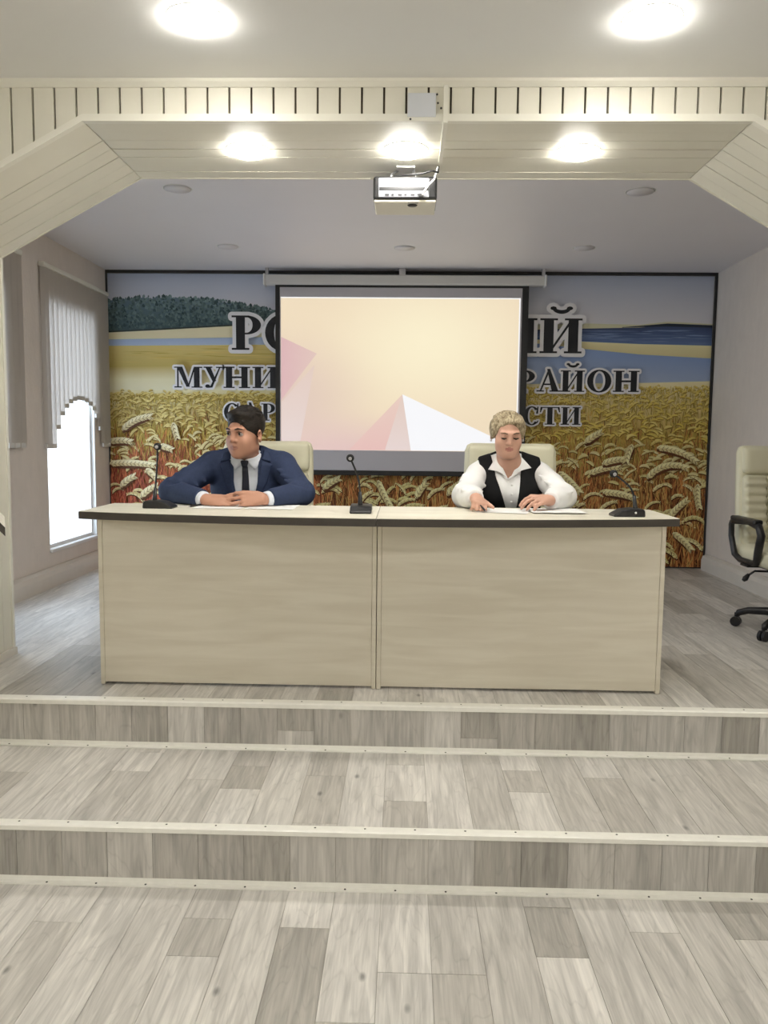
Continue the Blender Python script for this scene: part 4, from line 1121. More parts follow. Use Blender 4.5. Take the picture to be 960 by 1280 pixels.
# ------------------------------------------------------------------ people: smooth solids meshed from distance fields
class Solid:
    def __init__(s): s.ops = []
    def _bb(s, pts, m):
        p = np.array(pts, float); return p.min(0) - m, p.max(0) + m
    def cone(s, a, b, ra, rb, k=0.02, op='add'):
        a = np.array(a, float); b = np.array(b, float); ab = b - a; L2 = max(float(ab @ ab), 1e-12)
        def f(X, Y, Z):
            px, py, pz = X - a[0], Y - a[1], Z - a[2]
            t = np.clip((px * ab[0] + py * ab[1] + pz * ab[2]) / L2, 0, 1)
            return np.sqrt((px - t * ab[0]) ** 2 + (py - t * ab[1]) ** 2 + (pz - t * ab[2]) ** 2) - (ra + (rb - ra) * t)
        s.ops.append((op, f, s._bb([a, b], max(ra, rb) + 0.05), k)); return s
    def chain(s, pts, rs, k=0.02):
        for i in range(len(pts) - 1): s.cone(pts[i], pts[i + 1], rs[i], rs[i + 1], k)
        return s
    def ell(s, c, r, k=0.02, op='add', R=None):
        c = np.array(c, float); r = np.array(r, float); R = np.eye(3) if R is None else np.array(R)
        def f(X, Y, Z):
            dx, dy, dz = X - c[0], Y - c[1], Z - c[2]
            q = [R[0, i] * dx + R[1, i] * dy + R[2, i] * dz for i in range(3)]
            k0 = np.sqrt((q[0] / r[0]) ** 2 + (q[1] / r[1]) ** 2 + (q[2] / r[2]) ** 2)
            k1 = np.sqrt((q[0] / r[0] ** 2) ** 2 + (q[1] / r[1] ** 2) ** 2 + (q[2] / r[2] ** 2) ** 2)
            return k0 * (k0 - 1.0) / np.maximum(k1, 1e-9)
        s.ops.append((op, f, s._bb([c], max(r) + 0.05), k)); return s
    def cut_plane(s, p, n, rad, k=0.004):
        """remove what lies beyond the plane (along n) within a box around p"""
        p = np.array(p, float); n = np.array(n, float); n /= np.linalg.norm(n)
        f = lambda X, Y, Z: -((X - p[0]) * n[0] + (Y - p[1]) * n[1] + (Z - p[2]) * n[2])
        s.ops.append(('sub', f, (p - rad, p + rad), k)); return s
    def cut_poly(s, poly, ymax, k=0.004):
        """remove a convex XZ polygon (counter-clockwise) for y < ymax"""
        P_ = np.array(poly, float); n = len(P_)
        ed = []
        for i in range(n):
            a, b = P_[i], P_[(i + 1) % n]; d = b - a; d /= np.linalg.norm(d); ed.append((a, np.array([d[1], -d[0]])))
        def f(X, Y, Z):
            m = Y - ymax
            for a, nn in ed: m = np.maximum(m, (X - a[0]) * nn[0] + (Z - a[1]) * nn[1])
            return m
        lo = np.array([P_[:, 0].min() - .03, ymax - 0.6, P_[:, 1].min() - .03]); hi = np.array([P_[:, 0].max() + .03, ymax + .03, P_[:, 1].max() + .03])
        s.ops.append(('sub', f, (lo, hi), k)); return s
    def func(s, f, lo, hi, op, k): s.ops.append((op, f, (np.array(lo, float), np.array(hi, float)), k)); return s
    @staticmethod
    def comb(A, d, op, k):
        if op == 'add':
            h = np.clip(0.5 + 0.5 * (A - d) / k, 0, 1); return A + (d - A) * h - k * h * (1 - h)
        if op == 'sub': d = -d
        h = np.clip(0.5 - 0.5 * (A - d) / k, 0, 1); return A + (d - A) * h + k * h * (1 - h)
    def at(s, X, Y, Z):
        X, Y, Z = np.broadcast_arrays(np.asarray(X, float), np.asarray(Y, float), np.asarray(Z, float))
        A = np.full(X.shape, 0.1)
        for op, f, bb, k in s.ops:
            m = (X > bb[0][0]) & (X < bb[1][0]) & (Y > bb[0][1]) & (Y < bb[1][1]) & (Z > bb[0][2]) & (Z < bb[1][2])
            if m.any(): A[m] = s.comb(A[m], f(X[m], Y[m], Z[m]), op, k)
        return A
    def front(s, x, z, y0, y1):
        """y of the first surface met going from y0 (front) to y1"""
        x = np.asarray(x, float); z = np.asarray(z, float); ys = np.linspace(y0, y1, 140)
        D = s.at(x[..., None], ys, z[..., None])
        hit = D < 0; i = np.argmax(hit, -1); ok = hit.any(-1); i = np.clip(i, 1, None)
        d1 = np.take_along_axis(D, i[..., None], -1)[..., 0]; d0 = np.take_along_axis(D, i[..., None] - 1, -1)[..., 0]
        y = ys[i] - (ys[1] - ys[0]) * (d1 / np.minimum(d1 - d0, -1e-9))
        return np.where(ok, y, np.nan)
    def mesh(s, name, h):
        adds = [bb for op, f, bb, k in s.ops if op == 'add']
        lo = np.min([b[0] for b in adds], 0) + 0.03; hi = np.max([b[1] for b in adds], 0) - 0.03
        n = np.ceil((hi - lo) / h).astype(int) + 1
        ax = [(lo[i] + h * np.arange(n[i])).astype(np.float32) for i in range(3)]
        A = np.full(tuple(n), 0.1, np.float32)
        for op, f, bb, k in s.ops:
            i0 = np.clip(np.floor((bb[0] - lo) / h).astype(int), 0, n); i1 = np.clip(np.ceil((bb[1] - lo) / h).astype(int) + 1, 0, n)
            if (i1 <= i0).any(): continue
            sl = tuple(slice(i0[j], i1[j]) for j in range(3))
            A[sl] = s.comb(A[sl], f(ax[0][sl[0]][:, None, None], ax[1][sl[1]][None, :, None], ax[2][sl[2]][None, None, :]), op, k)
        ins = A < 0
        c = ins[:-1, :-1, :-1].astype(np.int8)
        tot = sum(ins[i:n[0] - 1 + i, j:n[1] - 1 + j, l:n[2] - 1 + l].astype(np.int8) for i in (0, 1) for j in (0, 1) for l in (0, 1))
        cells = np.argwhere((tot > 0) & (tot < 8))
        idx = np.full(tuple(n - 1), -1, np.int32); idx[tuple(cells.T)] = np.arange(len(cells))
        corner = {(i, j, l): A[cells[:, 0] + i, cells[:, 1] + j, cells[:, 2] + l] for i in (0, 1) for j in (0, 1) for l in (0, 1)}
        acc = np.zeros((len(cells), 3)); cnt = np.zeros(len(cells))
        for axx in range(3):
            for u in (0, 1):
                for v_ in (0, 1):
                    p = [0, 0, 0]; q = [0, 0, 0]; o = [i for i in range(3) if i != axx]
                    p[o[0]] = q[o[0]] = u; p[o[1]] = q[o[1]] = v_; q[axx] = 1
                    a, b = corner[tuple(p)], corner[tuple(q)]
                    m = (a < 0) != (b < 0); t = np.where(m, a / np.where(m, a - b, 1), 0)
                    pt = np.tile(np.array(p, float), (len(cells), 1)); pt[:, axx] = t
                    acc[m] += pt[m]; cnt[m] += 1
        V = lo + h * (cells + acc / cnt[:, None])
        quads = []
        for axx in range(3):
            o = [(axx + 1) % 3, (axx + 2) % 3]
            s0 = [slice(None)] * 3; s1 = [slice(None)] * 3; s0[axx] = slice(0, -1); s1[axx] = slice(1, None)
            ch = ins[tuple(s0)] != ins[tuple(s1)]
            e_ = np.argwhere(ch)
            e_ = e_[(e_[:, o[0]] > 0) & (e_[:, o[1]] > 0) & (e_[:, o[0]] < n[o[0]] - 1) & (e_[:, o[1]] < n[o[1]] - 1)]
            def cell(da, db):
                q = e_.copy(); q[:, o[0]] -= da; q[:, o[1]] -= db; return idx[tuple(q.T)]
            Q = np.stack([cell(1, 1), cell(0, 1), cell(0, 0), cell(1, 0)], 1)
            fl = ~ins[tuple(e_.T)]
            Q[fl] = Q[fl][:, ::-1]
            quads.append(Q)
        Q = np.concatenate(quads); Q = Q[(Q >= 0).all(1)]
        me = bpy.data.meshes.new(name)
        me.vertices.add(len(V)); me.vertices.foreach_set('co', V.ravel())
        me.loops.add(Q.size); me.loops.foreach_set('vertex_index', Q.ravel().astype(np.int32))
        me.polygons.add(len(Q)); me.polygons.foreach_set('loop_start', np.arange(0, Q.size, 4, dtype=np.int32))
        me.update(calc_edges=True); me.validate()
        me.polygons.foreach_set('use_smooth', [True] * len(me.polygons))
        return me

def drape(name, corners, solid, off, thick, m, parent, y0, y1, n=10, bulge=0.0):
    """cloth patch over a solid: 4 XZ corners in order, projected along y, `off` in front of the surface"""
    c = np.array(corners, float)
    u, v = np.meshgrid(np.linspace(0, 1, n + 1), np.linspace(0, 1, n + 1), indexing='ij')
    P_ = (c[0][None, None] * ((1 - u) * (1 - v))[..., None] + c[1][None, None] * (u * (1 - v))[..., None] + c[2][None, None] * (u * v)[..., None] + c[3][None, None] * ((1 - u) * v)[..., None])
    y = solid.front(P_[..., 0], P_[..., 1], y0, y1)
    if np.isnan(y).any(): y = np.where(np.isnan(y), np.nanmean(y), y)
    bm = bmesh.new()
    g = [[bm.verts.new((P_[i, j, 0], y[i, j] - off - bulge * math.sin(math.pi * u[i, j]), P_[i, j, 1])) for j in range(n + 1)] for i in range(n + 1)]
    for i in range(n):
        for j in range(n): bm.faces.new((g[i][j], g[i + 1][j], g[i + 1][j + 1], g[i][j + 1]))
    r = bmesh.ops.extrude_face_region(bm, geom=bm.faces[:])
    for q in r['geom']:
        if isinstance(q, bmesh.types.BMVert): q.co.y += thick
    bmesh.ops.recalc_face_normals(bm, faces=bm.faces[:])
    return link(name, bm_mesh(name, bm, True), m, parent)

def rotm(yaw, pitch, roll=0.0):
    return np.array((Matrix.Rotation(yaw, 3, 'Z') @ Matrix.Rotation(pitch, 3, 'X') @ Matrix.Rotation(roll, 3, 'Y')))
class Frame:
    def __init__(s, c, R, sc=1.0): s.c = np.array(c, float); s.R = R; s.sc = sc
    def __call__(s, *p): return s.c + s.R @ (np.array(p, float) * s.sc)
    def loc(s, V): return ((V - s.c) @ s.R) / s.sc

def head(S, H, jaw=1.0, wide=1.0, lids=0.0, crown=1.0):
    g = H.sc
    S.ell(H(0, .012, .036), np.array((.074 * wide, .095, .082 * crown)) * g, .02, 'add', H.R)
    S.ell(H(0, -.030, -.035), np.array((.060 * wide, .062, .085)) * g, .02, 'add', H.R)
    S.ell(H(0, -.032, -.073), np.array((.053 * jaw, .050, .036)) * g, .02, 'add', H.R)
    S.ell(H(0, -.066, -.099), np.array((.024 * jaw, .018, .016)) * g, .02, 'add', H.R)
    for s in (-1, 1):
        S.ell(H(s * .036 * wide, -.056, -.036), np.array((.026, .026, .030)) * g, .02, 'add', H.R)
        S.ell(H(s * .032, -.104, .003), np.array((.017, .020, .012)) * g, .012, 'sub', H.R)
        S.ell(H(s * .032, -.0745, .003 + lids), np.array((.0145, .0140, .0125)) * g, .004, 'add', H.R)
        S.cone(H(s * .014, -.090, .022), H(s * .046, -.078, .024), .009 * g, .007 * g, .012)
        S.ell(H(s * .075 * wide, .014, -.010), np.array((.009, .020, .032)) * g, .006, 'add', H.R @ rotm(s * .35, 0))
        S.ell(H(s * .079 * wide, .008, -.008), np.array((.006, .010, .018)) * g, .006, 'sub', H.R @ rotm(s * .35, 0))
    S.cone(H(0, -.086, .018), H(0, -.102, -.026), .0080 * g, .0115 * g, .012)
    for s in (-1, 1): S.ell(H(s * .0130, -.091, -.031), np.array((.0080, .009, .0075)) * g, .006, 'add', H.R)
    for x in (-.021, .021): S.cone(H(x, -.079, -.0605), H(0, -.0872, -.0575), .0050 * g, .0060 * g, .008)
    S.cone(H(-.015, -.0795, -.0690), H(.015, -.0795, -.0690), .0060 * g, .0060 * g, .008)
    S.cone(H(0, -.0840, -.0692), H(0, -.0838, -.0690), .0065 * g, .0065 * g, .008)
    S.cone(H(-.022, -.0895, -.0635), H(.022, -.0895, -.0635), .0022 * g, .0022 * g, .003, 'sub')

def hand(S, wrist, f, n, thumb, curl, sc=1.0, spread=1.0, thumb_dir=None, palm_l=0.082):
    """f: towards the fingers, n: back of the hand, thumb: +1/-1 side of the thumb along f x n"""
    f = np.array(f, float); f /= np.linalg.norm(f); n = np.array(n, float); n -= f * (n @ f); n /= np.linalg.norm(n)
    s = np.cross(f, n) * thumb; w_ = np.array(wrist, float)
    offs = [0.029, 0.010, -0.010, -0.028]
    base = [0.98, 1.04, 1.0, 0.92]
    lens = [0.070, 0.079, 0.073, 0.057]
    for i in range(4):
        kn = w_ + f * palm_l * base[i] * sc + s * offs[i] * spread * sc
        S.cone(w_ + s * offs[i] * 0.45 * sc, kn, .0165 * sc, .0118 * sc, .012)
    for i in range(4):
        p = w_ + f * palm_l * base[i] * sc + s * offs[i] * spread * sc; d = f.copy(); nn = n.copy()
        for j, fr in enumerate((0.45, 0.31, 0.24)):
            a = curl[i][j] if isinstance(curl[i], (list, tuple)) else curl[i]
            d, nn = d * math.cos(a) - nn * math.sin(a), nn * math.cos(a) + d * math.sin(a)
            q = p + d * lens[i] * fr * sc
            S.cone(p, q, (.0092 - .0007 * j) * sc, (.0088 - .0009 * j) * sc, .0025)
            p = q
    t0 = w_ + f * .018 * sc + s * .020 * sc
    td = (f * .75 + s * .62 - n * .18) if thumb_dir is None else np.array(thumb_dir, float)
    td = td / np.linalg.norm(td)
    t1 = t0 + td * .042 * sc; td2 = td * .92 + f * .35; td2 /= np.linalg.norm(td2)
    t2 = t1 + td2 * .032 * sc; t3 = t2 + td2 * .022 * sc
    S.cone(t0, t1, .0155 * sc, .0115 * sc, .010); S.cone(t1, t2, .0110 * sc, .0098 * sc, .004); S.cone(t2, t3, .0096 * sc, .0075 * sc, .003)

def skin_mat(name, col, lip):
    m = mat(name, col, 0.5, 0, 0.06, 60, 0, spec=0.35)
    N = m.node_tree.nodes; b = N['Principled BSDF']
    b.inputs['Subsurface Weight'].default_value = 0.0
    return m
def finish_body(me, H, skin, lip, lipbox=(0.0225, -0.0755, -0.0525)):
    me.materials.append(skin); me.materials.append(lip)
    c = np.zeros(len(me.polygons) * 3); me.polygons.foreach_get('center', c)
    L = H.loc(c.reshape(-1, 3))
    t = np.abs(L[:, 0]) / lipbox[0]
    zc = (lipbox[1] + lipbox[2]) / 2; hh = (lipbox[2] - lipbox[1]) / 2 * np.sqrt(np.clip(1 - t ** 2, 0, 1))
    isl = (t < 1) & (np.abs(L[:, 2] - zc) < hh) & (L[:, 1] < -0.070)
    me.polygons.foreach_set('material_index', isl.astype(np.int32))
def eye(H, s, gaze, parent, lid):
    c = H(s * .032, -.0765, .003)
    bm = bmesh.new(); bmesh.ops.create_uvsphere(bm, u_segments=16, v_segments=10, radius=0.0132 * H.sc)
    e_ = link('eye', bm_mesh('eye', bm, True), M['eyewhite'], parent); e_.location = c
    g = H.R @ (np.array(gaze, float) / np.linalg.norm(gaze))
    bm = bmesh.new(); bmesh.ops.create_uvsphere(bm, u_segments=12, v_segments=8, radius=0.0078 * H.sc)
    i_ = link('iris', bm_mesh('iris', bm, True), M['iris'], e_, True); i_.location = g * 0.0082 * H.sc
    return e_
def face_tube(name, H, pts, r, m, parent): return tube(name, [tuple(H(*p)) for p in pts], r, m, parent, 8)

M['eyewhite'] = mat('eye_white', (0.40, 0.35, 0.33), 0.35)
M['mouth'] = mat('mouth_dark', (0.10, 0.035, 0.03), 0.6)
M['iris'] = mat('iris_dark', (0.02, 0.014, 0.010), 0.25)
M['skin_m'] = skin_mat('skin_tan', (0.50, 0.262, 0.178), None)
M['lip_m'] = mat('lip_tan', (0.40, 0.185, 0.135), 0.5)
M['skin_w'] = skin_mat('skin_fair', (0.60, 0.35, 0.26), None)
M['lip_w'] = mat('lip_rose', (0.43, 0.18, 0.15), 0.4)
M['hair_m'] = hair_mat('hair_dark_brown', (0.006, 0.005, 0.004, 1), (0.024, 0.017, 0.012, 1), (60, 60, 240))
M['hair_w'] = hair_mat('hair_ash_blonde', (0.17, 0.125, 0.07, 1), (0.50, 0.42, 0.28, 1), (120, 40, 60))
M['brow_w'] = mat('eyebrow_brown', (0.10, 0.06, 0.035), 0.7)
M['suit'] = mat('navy_suit_cloth', (0.029, 0.043, 0.094), 0.75, 0, 0.25, 90, 0.15, 300, spec=0.25)
M['lapel'] = mat('navy_lapel_cloth', (0.025, 0.038, 0.084), 0.75, 0, 0.25, 90, spec=0.25)
M['shirt_m'] = mat('pale_blue_shirt', (0.78, 0.82, 0.90), 0.7, 0, 0.04, 60)
M['tie'] = mat('dark_navy_tie', (0.008, 0.010, 0.024), 0.5)
M['trouser'] = mat('dark_trousers', (0.018, 0.026, 0.055), 0.8)
M['blouse'] = mat('white_blouse', (0.84, 0.84, 0.84), 0.7, 0, 0.02, 40)
M['vest'] = mat('black_vest_cloth', (0.010, 0.010, 0.011), 0.85, spec=0.2)
M['shoe'] = mat('black_shoe', (0.01, 0.01, 0.01), 0.3)

def legs(S, x, yh, rs=1.0, kx=0.10):
    for s in (-1, 1):
        S.chain([(x + s * .085, yh, .925), (x + s * kx, yh - .40, .905)], [.088 * rs, .062 * rs], .03)
        S.chain([(x + s * kx, yh - .40, .905), (x + s * (kx + .005), yh - .37, .64), (x + s * (kx + .005), yh - .36, .45)], [.060 * rs, .054 * rs, .040 * rs], .02)
def shoes(x, yh, kx, parent):
    for s in (-1, 1):
        S = Solid(); X = x + s * (kx + .005)
        S.cone((X, yh - .345, S2 + .045), (X, yh - .47, S2 + .032), .040, .030, .02)
        S.cone((X, yh - .355, S2 + .075), (X, yh - .36, S2 + .05), .040, .040, .02)
        S.cut_plane((X, yh - .40, S2 + .004), (0, 0, -1), .3)
        link('shoe', S.mesh('shoe', .008), M['shoe'], parent)

# ---- man in the navy suit
mx = -0.778
man = empty('person', (mx, 3.98, S2), 'person in a navy suit and dark tie sitting with clasped hands on the desk', 'person')
H = Frame((-0.768, 3.800, 1.433), rotm(-0.43, 0.05, 0.03), 1.0)
B = Solid()
head(B, H, 1.06, 1.02, 0.005)
B.chain([H(0, .020, -.060), (mx + .004, 3.874, 1.315), (mx, 3.915, 1.27)], [.056, .056, .068], .025)
B.ell((mx, 3.935, 1.17), (.155, .095, .17), .03); B.ell((mx, 3.97, .98), (.150, .105, .13), .04)
B.cone((mx - .165, 3.90, 1.275), (mx + .165, 3.90, 1.28), .045, .045, .03)
AR = [(mx - .178, 3.885, 1.268), (-1.096, 3.700, 1.158), (-0.890, 3.530, 1.132)]
AL = [(mx + .182, 3.885, 1.272), (-0.480, 3.700, 1.158), (-0.632, 3.535, 1.135)]
for A_ in (AR, AL): B.chain(A_, [.048, .040, .026], .02)
legs(B, mx, 3.98, .85)
hand(B, AR[2], (.96, -.30, -.10), (-.15, -.62, .78), -1, [(.25, .5, .4)] * 4, 1.0, .92, (.97, -.22, .10))
hand(B, AL[2] + np.array((-.004, -.018, .008)), (-.985, -.16, -.06), (.05, -.80, .60), 1, [(.10, .12, .10), (.12, .16, .10), (.16, .2, .15), (.2, .25, .2)], 1.02, 1.22, (-.97, -.18, .12))
B.cut_plane((mx, 3.42, TZ + 0.0055), (0, 0, -1), np.array((.6, .205, .12)), .003)
me = B.mesh('body', .0042); finish_body(me, H, M['skin_m'], M['lip_m'])
link('body', me, None, man)
for s in (-1, 1): eye(H, s, (-.12, -1, -.02), man, 0)
face_tube('mouth_line', H, [(-.021, -.0835, -.0640), (0, -.0895, -.0630), (.021, -.0835, -.0645)], [.0012, .0020, .0012], M['mouth'], man)
for s in (-1, 1): face_tube('eyelash', H, [(s * .019, -.0905, .0095), (s * .032, -.0925, .0125), (s * .045, -.0865, .0095)], [.0012, .0022, .0012], M['iris'], man)
for s in (-1, 1): face_tube('eyebrow', H, [(s * .014, -.0985, .0225), (s * .030, -.0975, .0275), (s * .049, -.084, .0235)], [.0032, .0042, .0022], M['hair_m'], man)
# hair
Hs = Solid()
Hs.ell(H(0, .016, .044), (.0815, .102, .0875), .01, 'add', H.R)
Hs.ell(H(.0, -.040, .088), (.062, .054, .026), .025, 'add', H.R @ rotm(0, -.15))
Hs.ell(H(0, -.098, -.016), (.074, .062, .074), .008, 'sub', H.R)
Hs.ell(H(0, -.075, -.075), (.12, .085, .085), .01, 'sub', H.R)
Hs.cut_plane(H(0, .03, -.052), H.R @ np.array((0, .25, -1)), .2, .01)
rr = np.random.default_rng(3)
def locks(S, Hf, c, r, xs, ys, rad, k, tip=None, sweep=0.0):
    """strands of hair lying front to back over the crown"""
    for x in xs:
        pts = []
        for t in np.linspace(0, 1, 6):
            y = ys[0] + (ys[1] - ys[0]) * t; xx = x * (1 - .15 * abs(t - .5)) + sweep * t + rr.uniform(-.003, .003)
            q = 1 - ((xx - c[0]) / r[0]) ** 2 - ((y - c[1]) / r[1]) ** 2
            if q <= 0.02: continue
            pts.append((xx, y, c[2] + r[2] * math.sqrt(q) - rad * .35 + rr.uniform(-.001, .0015)))
        if tip is not None and len(pts) > 2: pts.append((pts[-1][0] + tip[0] + rr.uniform(-.004, .004), pts[-1][1] + tip[1], pts[-1][2] + tip[2] + rr.uniform(-.006, .004)))
        for i_, (a, b) in enumerate(zip(pts, pts[1:])): S.cone(Hf(*a), Hf(*b), rad * Hf.sc, rad * (.3 if tip is not None and i_ == len(pts) - 2 else 1.0) * Hf.sc, k)
locks(Hs, H, (0, .016, .044), (.0815, .102, .0875), np.linspace(-.068, .068, 13), (.09, -.072), .0078, .0035, (-.004, -.009, -.010), -.006)
link('hair', Hs.mesh('hair', .0035), M['hair_m'], man)
# shirt under the jacket
SH = Solid()
SH.ell((mx, 3.932, 1.18), (.168, .108, .185), .03); SH.ell((mx, 3.965, .99), (.160, .115, .13), .04)
SH.cone((mx - .14, 3.90, 1.275), (mx + .14, 3.90, 1.28), .052, .052, .04)
SH.chain([(mx, 3.895, 1.285), (mx + .004, 3.868, 1.338)], [.084, .069], .02)
SH.cut_plane((mx + .004, 3.858, 1.336), (0, -.42, 1), .13)
for A_, r in ((AR, .036), (AL, .036)):
    a, b = np.array(A_[1]), np.array(A_[2]); d = (b - a) / np.linalg.norm(b - a)
    SH.cone(b - d * .10, b - d * .008, .038, .0365, .01); SH.cut_plane(b - d * .010, d, .06)
SH.cut_plane((mx, 3.42, TZ + 0.0055), (0, 0, -1), np.array((.6, .205, .12)), .003)
link('shirt', SH.mesh('shirt', .005), M['shirt_m'], man)
# jacket
J = Solid()
J.ell((mx, 3.932, 1.18), (.192, .130, .195), .03); J.ell((mx, 3.965, .98), (.190, .135, .16), .05)
J.cone((mx - .168, 3.90, 1.272), (mx + .170, 3.90, 1.277), .066, .066, .03)
for s in (-1, 1): J.cone((mx + s * .15, 3.90, 1.30), (mx + s * .068, 3.905, 1.345), .045, .024, .03)
J.chain([(mx - .068, 3.905, 1.345), (mx, 3.945, 1.355), (mx + .072, 3.905, 1.348)], [.022, .024, .022], .02)
for A_ in (AR, AL):
    a, b = np.array(A_[1]), np.array(A_[2]); d = (b - a) / np.linalg.norm(b - a)
    J.chain([A_[0], A_[1], b - d * .02], [.068, .057, .044], .025); J.cut_plane(b - d * .032, d, .065)
    for t in (.35, .55, .75):         # sleeve folds
        p = np.array(A_[0]) * (1 - t) + np.array(A_[1]) * t
        J.cone(p + np.array((-.05, -.052, .03)), p + np.array((.05, -.050, -.025)), .007, .007, .018)
    J.cone(a + np.array((-.03, -.055, .05)), a + np.array((.04, -.045, .035)), .007, .007, .02, 'sub')
vx = mx + .008
J.cut_poly([(vx - .058, 1.0), (vx + .056, 1.0), (vx + .058, 1.20), (vx + .096, 1.40), (vx - .096, 1.40), (vx - .060, 1.20)], 3.90)
J.cut_plane((mx, 3.42, TZ + 0.0055), (0, 0, -1), np.array((.6, .205, .12)), .003)
Jm = J.mesh('jacket', .005)
jk = link('jacket', Jm, M['suit'], man)
JF = Solid(); JF.ops = [o for o in J.ops if o[0] == 'add']
for s in (-1, 1):
    e0 = vx + s * .058
    drape('lapel', [(e0 - s * .004, 1.10), (vx + s * .074, 1.305), (vx + s * .128, 1.285), (vx + s * .104, 1.20)], JF, .0045, .004, M['lapel'], jk, 3.6, 3.95, 8)
    drape('lapel_collar', [(vx + s * .074, 1.308), (vx + s * .080, 1.358), (vx + s * .112, 1.346), (vx + s * .124, 1.294)], JF, .006, .004, M['lapel'], jk, 3.6, 3.98, 6)
    drape('shirt_collar', [(mx + .006 + s * .002, 1.304), (mx + .006 + s * .066, 1.352), (mx + .006 + s * .084, 1.310), (mx + .006 + s * .046, 1.258)], SH, .010, .006, M['shirt_m'], man, 3.6, 3.95, 6)
# tie
yk = float(SH.front(np.array(mx + .006), np.array(1.28), 3.6, 3.95))
drape('tie', [(mx + .006 - .020, 1.05), (mx + .006 - .012, 1.275), (mx + .006 + .014, 1.275), (mx + .006 + .026, 1.05)], SH, .007, .005, M['tie'], man, 3.6, 3.95, 8)
kb = link('tie_knot', rbox_mesh('tie_knot', (.019, .010, .017), .008, 6, lambda p: Vector((p.x * (1 + p.z * 18) * .85, p.y, p.z))), M['tie'], man); kb.location = (mx + .007, yk - .012, 1.287)
TR = Solid(); legs(TR, mx, 3.98, 1.12); TR.ell((mx, 4.0, .94), (.17, .12, .10), .04)
link('trousers', TR.mesh('trousers', .008), M['trouser'], man)
shoes(mx, 3.98, .10, man)

# ---- woman in the black vest
wx = 0.512
wom = empty('person', (wx, 3.98, S2), 'person in a white blouse and black vest looking down at papers on the desk', 'person')
Hw = Frame((0.489, 3.800, 1.447), rotm(0.03, 0.27, 0.0), 0.885)
B = Solid()
head(B, Hw, 1.12, 1.12, 0.0, 0.86)
for s in (-1, 1): B.ell(Hw(s * .032, -.0775, .002), (.0140, .0125, .0120), .004, 'add', Hw.R)
B.ell(Hw(0, -.040, -.098), (.040, .032, .022), .03, 'add', Hw.R)
B.chain([Hw(0, .020, -.050), (wx - .004, 3.862, 1.300), (wx, 3.892, 1.25)], [.052, .056, .070], .025)
B.ell((wx, 3.925, 1.17), (.145, .105, .165), .03); B.ell((wx, 3.97, .98), (.160, .115, .13), .04)
B.cone((wx - .135, 3.905, 1.255), (wx + .135, 3.905, 1.26), .042, .042, .03)
WR = [(wx - .155, 3.885, 1.250), (0.282, 3.680, 1.156), (0.318, 3.475, 1.158)]
WL = [(wx + .155, 3.885, 1.252), (0.742, 3.690, 1.156), (0.640, 3.495, 1.150)]
for A_ in (WR, WL): B.chain(A_, [.044, .036, .024], .02)
legs(B, wx, 3.98, .85, .07)
hand(B, WR[2], (.10, -.88, -.22), (.25, -.18, .95), -1, [(.55, .9, .7), (.75, 1.0, .8), (.85, 1.1, .8), (.95, 1.1, .8)], .95, .95, (.55, -.80, -.25), .070)
hand(B, WL[2] + np.array((-.006, -.006, .006)), (-.80, -.52, .02), (.02, -.35, .93), 1, [(.42, .40, .25), (.38, .42, .25), (.40, .45, .3), (.45, .5, .3)], .95, 1.32, (-.45, -.80, -.35), .074)
B.cut_plane((wx, 3.42, TZ + 0.0055), (0, 0, -1), np.array((.6, .205, .12)), .003)
me = B.mesh('body', .0042); finish_body(me, Hw, M['skin_w'], M['lip_w'])
link('body', me, None, wom)
for s in (-1, 1):
    face_tube('eyelash', Hw, [(s * .018, -.0905, -.0035), (s * .031, -.0935, -.0065), (s * .046, -.0875, -.0040)], [.0022, .0042, .0022], M['iris'], wom)
    face_tube('eyebrow', Hw, [(s * .015, -.0990, .0215), (s * .031, -.0975, .0265), (s * .049, -.0840, .0235)], [.0020, .0028, .0014], M['brow_w'], wom)
    face_tube('mouth_line', Hw, [(-.020, -.0835, -.0645), (0, -.0895, -.0630), (.020, -.0835, -.0645)], [.0012, .0019, .0012], M['mouth'], wom) if s < 0 else None
    tb = link('earring', rbox_mesh('earring', (.005, .005, .007), .004, 3), M['metal'], wom); tb.location = Hw(s * .086, .004, -.040)
Hs = Solid()
Hs.ell(Hw(0, .020, .034), np.array((.092, .102, .078)) * .885, .01, 'add', Hw.R)
Hs.ell(Hw(0.018, -.036, .078), np.array((.056, .044, .020)) * .885, .03, 'add', Hw.R)
for s in (-1, 1): Hs.ell(Hw(s * .079, .010, .012), np.array((.014, .042, .046)) * .885, .02, 'add', Hw.R)
Hs.ell(Hw(-.008, -.102, -.008), np.array((.073, .070, .085)) * .885, .008, 'sub', Hw.R)
Hs.ell(Hw(0, -.080, -.085), np.array((.13, .085, .085)) * .885, .01, 'sub', Hw.R)
Hs.cut_plane(Hw(0, .03, -.050), Hw.R @ np.array((0, .55, -1)), .2, .02)
locks(Hs, Hw, (0, .020, .034), (.092, .102, .078), np.linspace(-.080, .080, 13), (-.066, .10), .0080, .0045, None, .016)
link('hair', Hs.mesh('hair', .0035), M['hair_w'], wom)
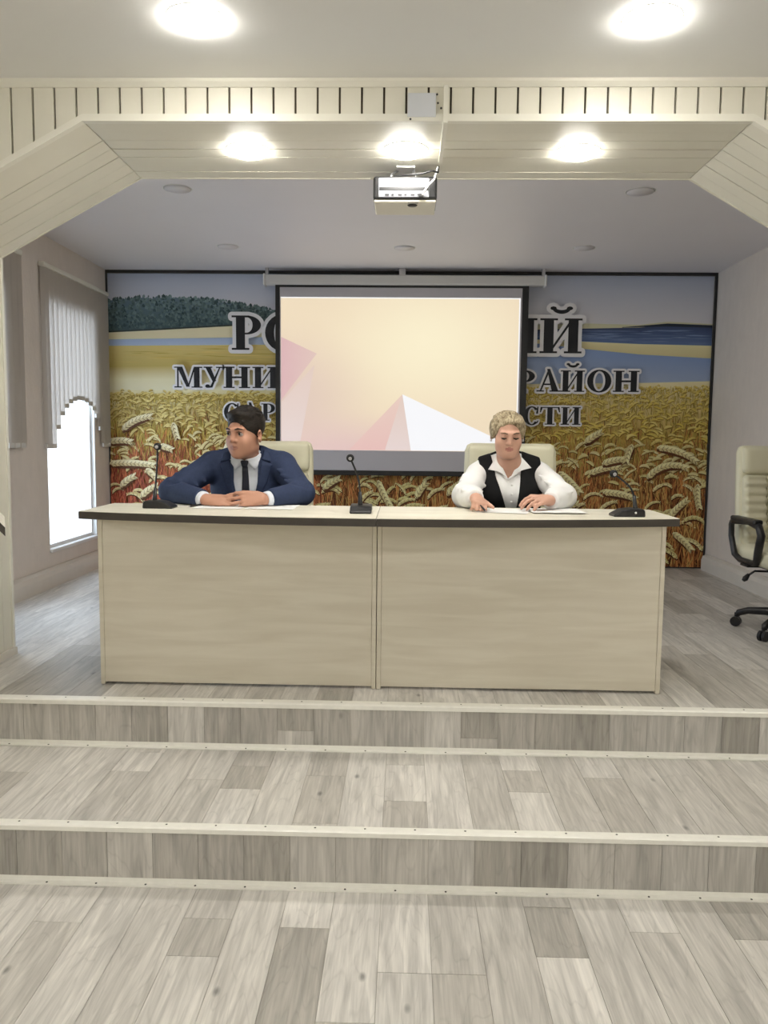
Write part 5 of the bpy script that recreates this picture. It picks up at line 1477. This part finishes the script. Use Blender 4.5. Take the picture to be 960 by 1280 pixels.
# blouse
def wtorso(S, g, shoulders=True):
    S.ell((wx, 3.925, 1.17), (.168 + g, .118 + g, .185 + g), .03)
    S.ell((wx - .066, 3.845, 1.155), (.075 + g, .058 + g, .070 + g), .04); S.ell((wx + .066, 3.845, 1.155), (.075 + g, .058 + g, .070 + g), .04)
    S.ell((wx, 3.965, .98), (.175 + g, .130 + g, .16 + g), .05)
    S.cone((wx - .118, 3.905, 1.262), (wx + .118, 3.905, 1.265), .050 + g, .050 + g, .03)
    for s in (-1, 1): S.cone((wx + s * .12, 3.905, 1.285), (wx + s * .055, 3.905, 1.318), .038 + g, .024 + g, .03)
BL = Solid(); wtorso(BL, 0.0)
for A_ in (WR, WL):
    a, b = np.array(A_[1]), np.array(A_[2]); d = (b - a) / np.linalg.norm(b - a)
    BL.chain([A_[0], (np.array(A_[0]) + a) / 2, a, (a + b) / 2, b - d * .045], [.054, .053, .056, .052, .043], .022)
    BL.cone(b - d * .05, b - d * .002, .036, .037, .012); BL.cut_plane(b - d * .014, d, .07)
    for t in (.3, .55, .8):
        p = np.array(A_[0]) * (1 - t) + a * t
        BL.cone(p + np.array((-.05, -.055, .025)), p + np.array((.05, -.052, -.025)), .006, .006, .018)
    for t in (.2, .45):
        p = a * (1 - t) + b * t
        BL.cone(p + np.array((-.04, -.045, .035)), p + np.array((.045, -.04, .03)), .006, .006, .016)
BL.cut_poly([(wx - .018, 1.232), (wx - .010, 1.232), (wx + .046, 1.36), (wx - .072, 1.36)], 3.90)
BL.cut_plane((wx, 3.42, TZ + 0.0055), (0, 0, -1), np.array((.6, .205, .12)), .003)
link('blouse', BL.mesh('blouse', .005), M['blouse'], wom)
VS = Solid(); wtorso(VS, .012)
VS.func(lambda X, Y, Z: (.162 - np.clip((Z - 1.10), 0, .2) * .06) - np.abs(X - wx) + 0 * Y, (wx - .4, 3.6, .8), (wx + .4, 4.3, 1.5), 'sub', .006)
VS.cut_poly([(wx + .002, 1.02), (wx + .020, 1.02), (wx + .062, 1.37), (wx - .096, 1.37), (wx - .070, 1.23)], 3.92)
VS.cut_plane((wx, 3.9, .98), (0, 0, -1), .4)
link('vest', VS.mesh('vest', .005), M['vest'], wom)
VF = Solid(); wtorso(VF, .012)
drape('collar', [(wx - .066, 1.338), (wx - .108, 1.272), (wx - .050, 1.262), (wx - .014, 1.225)], VF, .006, .004, M['blouse'], wom, 3.6, 3.98, 8)
drape('collar', [(wx + .050, 1.338), (wx + .100, 1.282), (wx + .046, 1.270), (wx - .010, 1.225)], VF, .006, .004, M['blouse'], wom, 3.6, 3.98, 8)
for z in (1.20, 1.155, 1.118):
    yb_ = float(BL.front(np.array(wx + .004), np.array(z), 3.6, 3.95))
    b_ = link('button', rbox_mesh('button', (.005, .002, .005), .0018, 3), M['white'], wom); b_.location = (wx + .004, yb_ - .001, z)
TR = Solid(); legs(TR, wx, 3.98, 1.12, .07); TR.ell((wx, 4.0, .94), (.18, .125, .10), .04)
link('trousers', TR.mesh('trousers', .008), M['vest'], wom)
shoes(wx, 3.98, .07, wom)
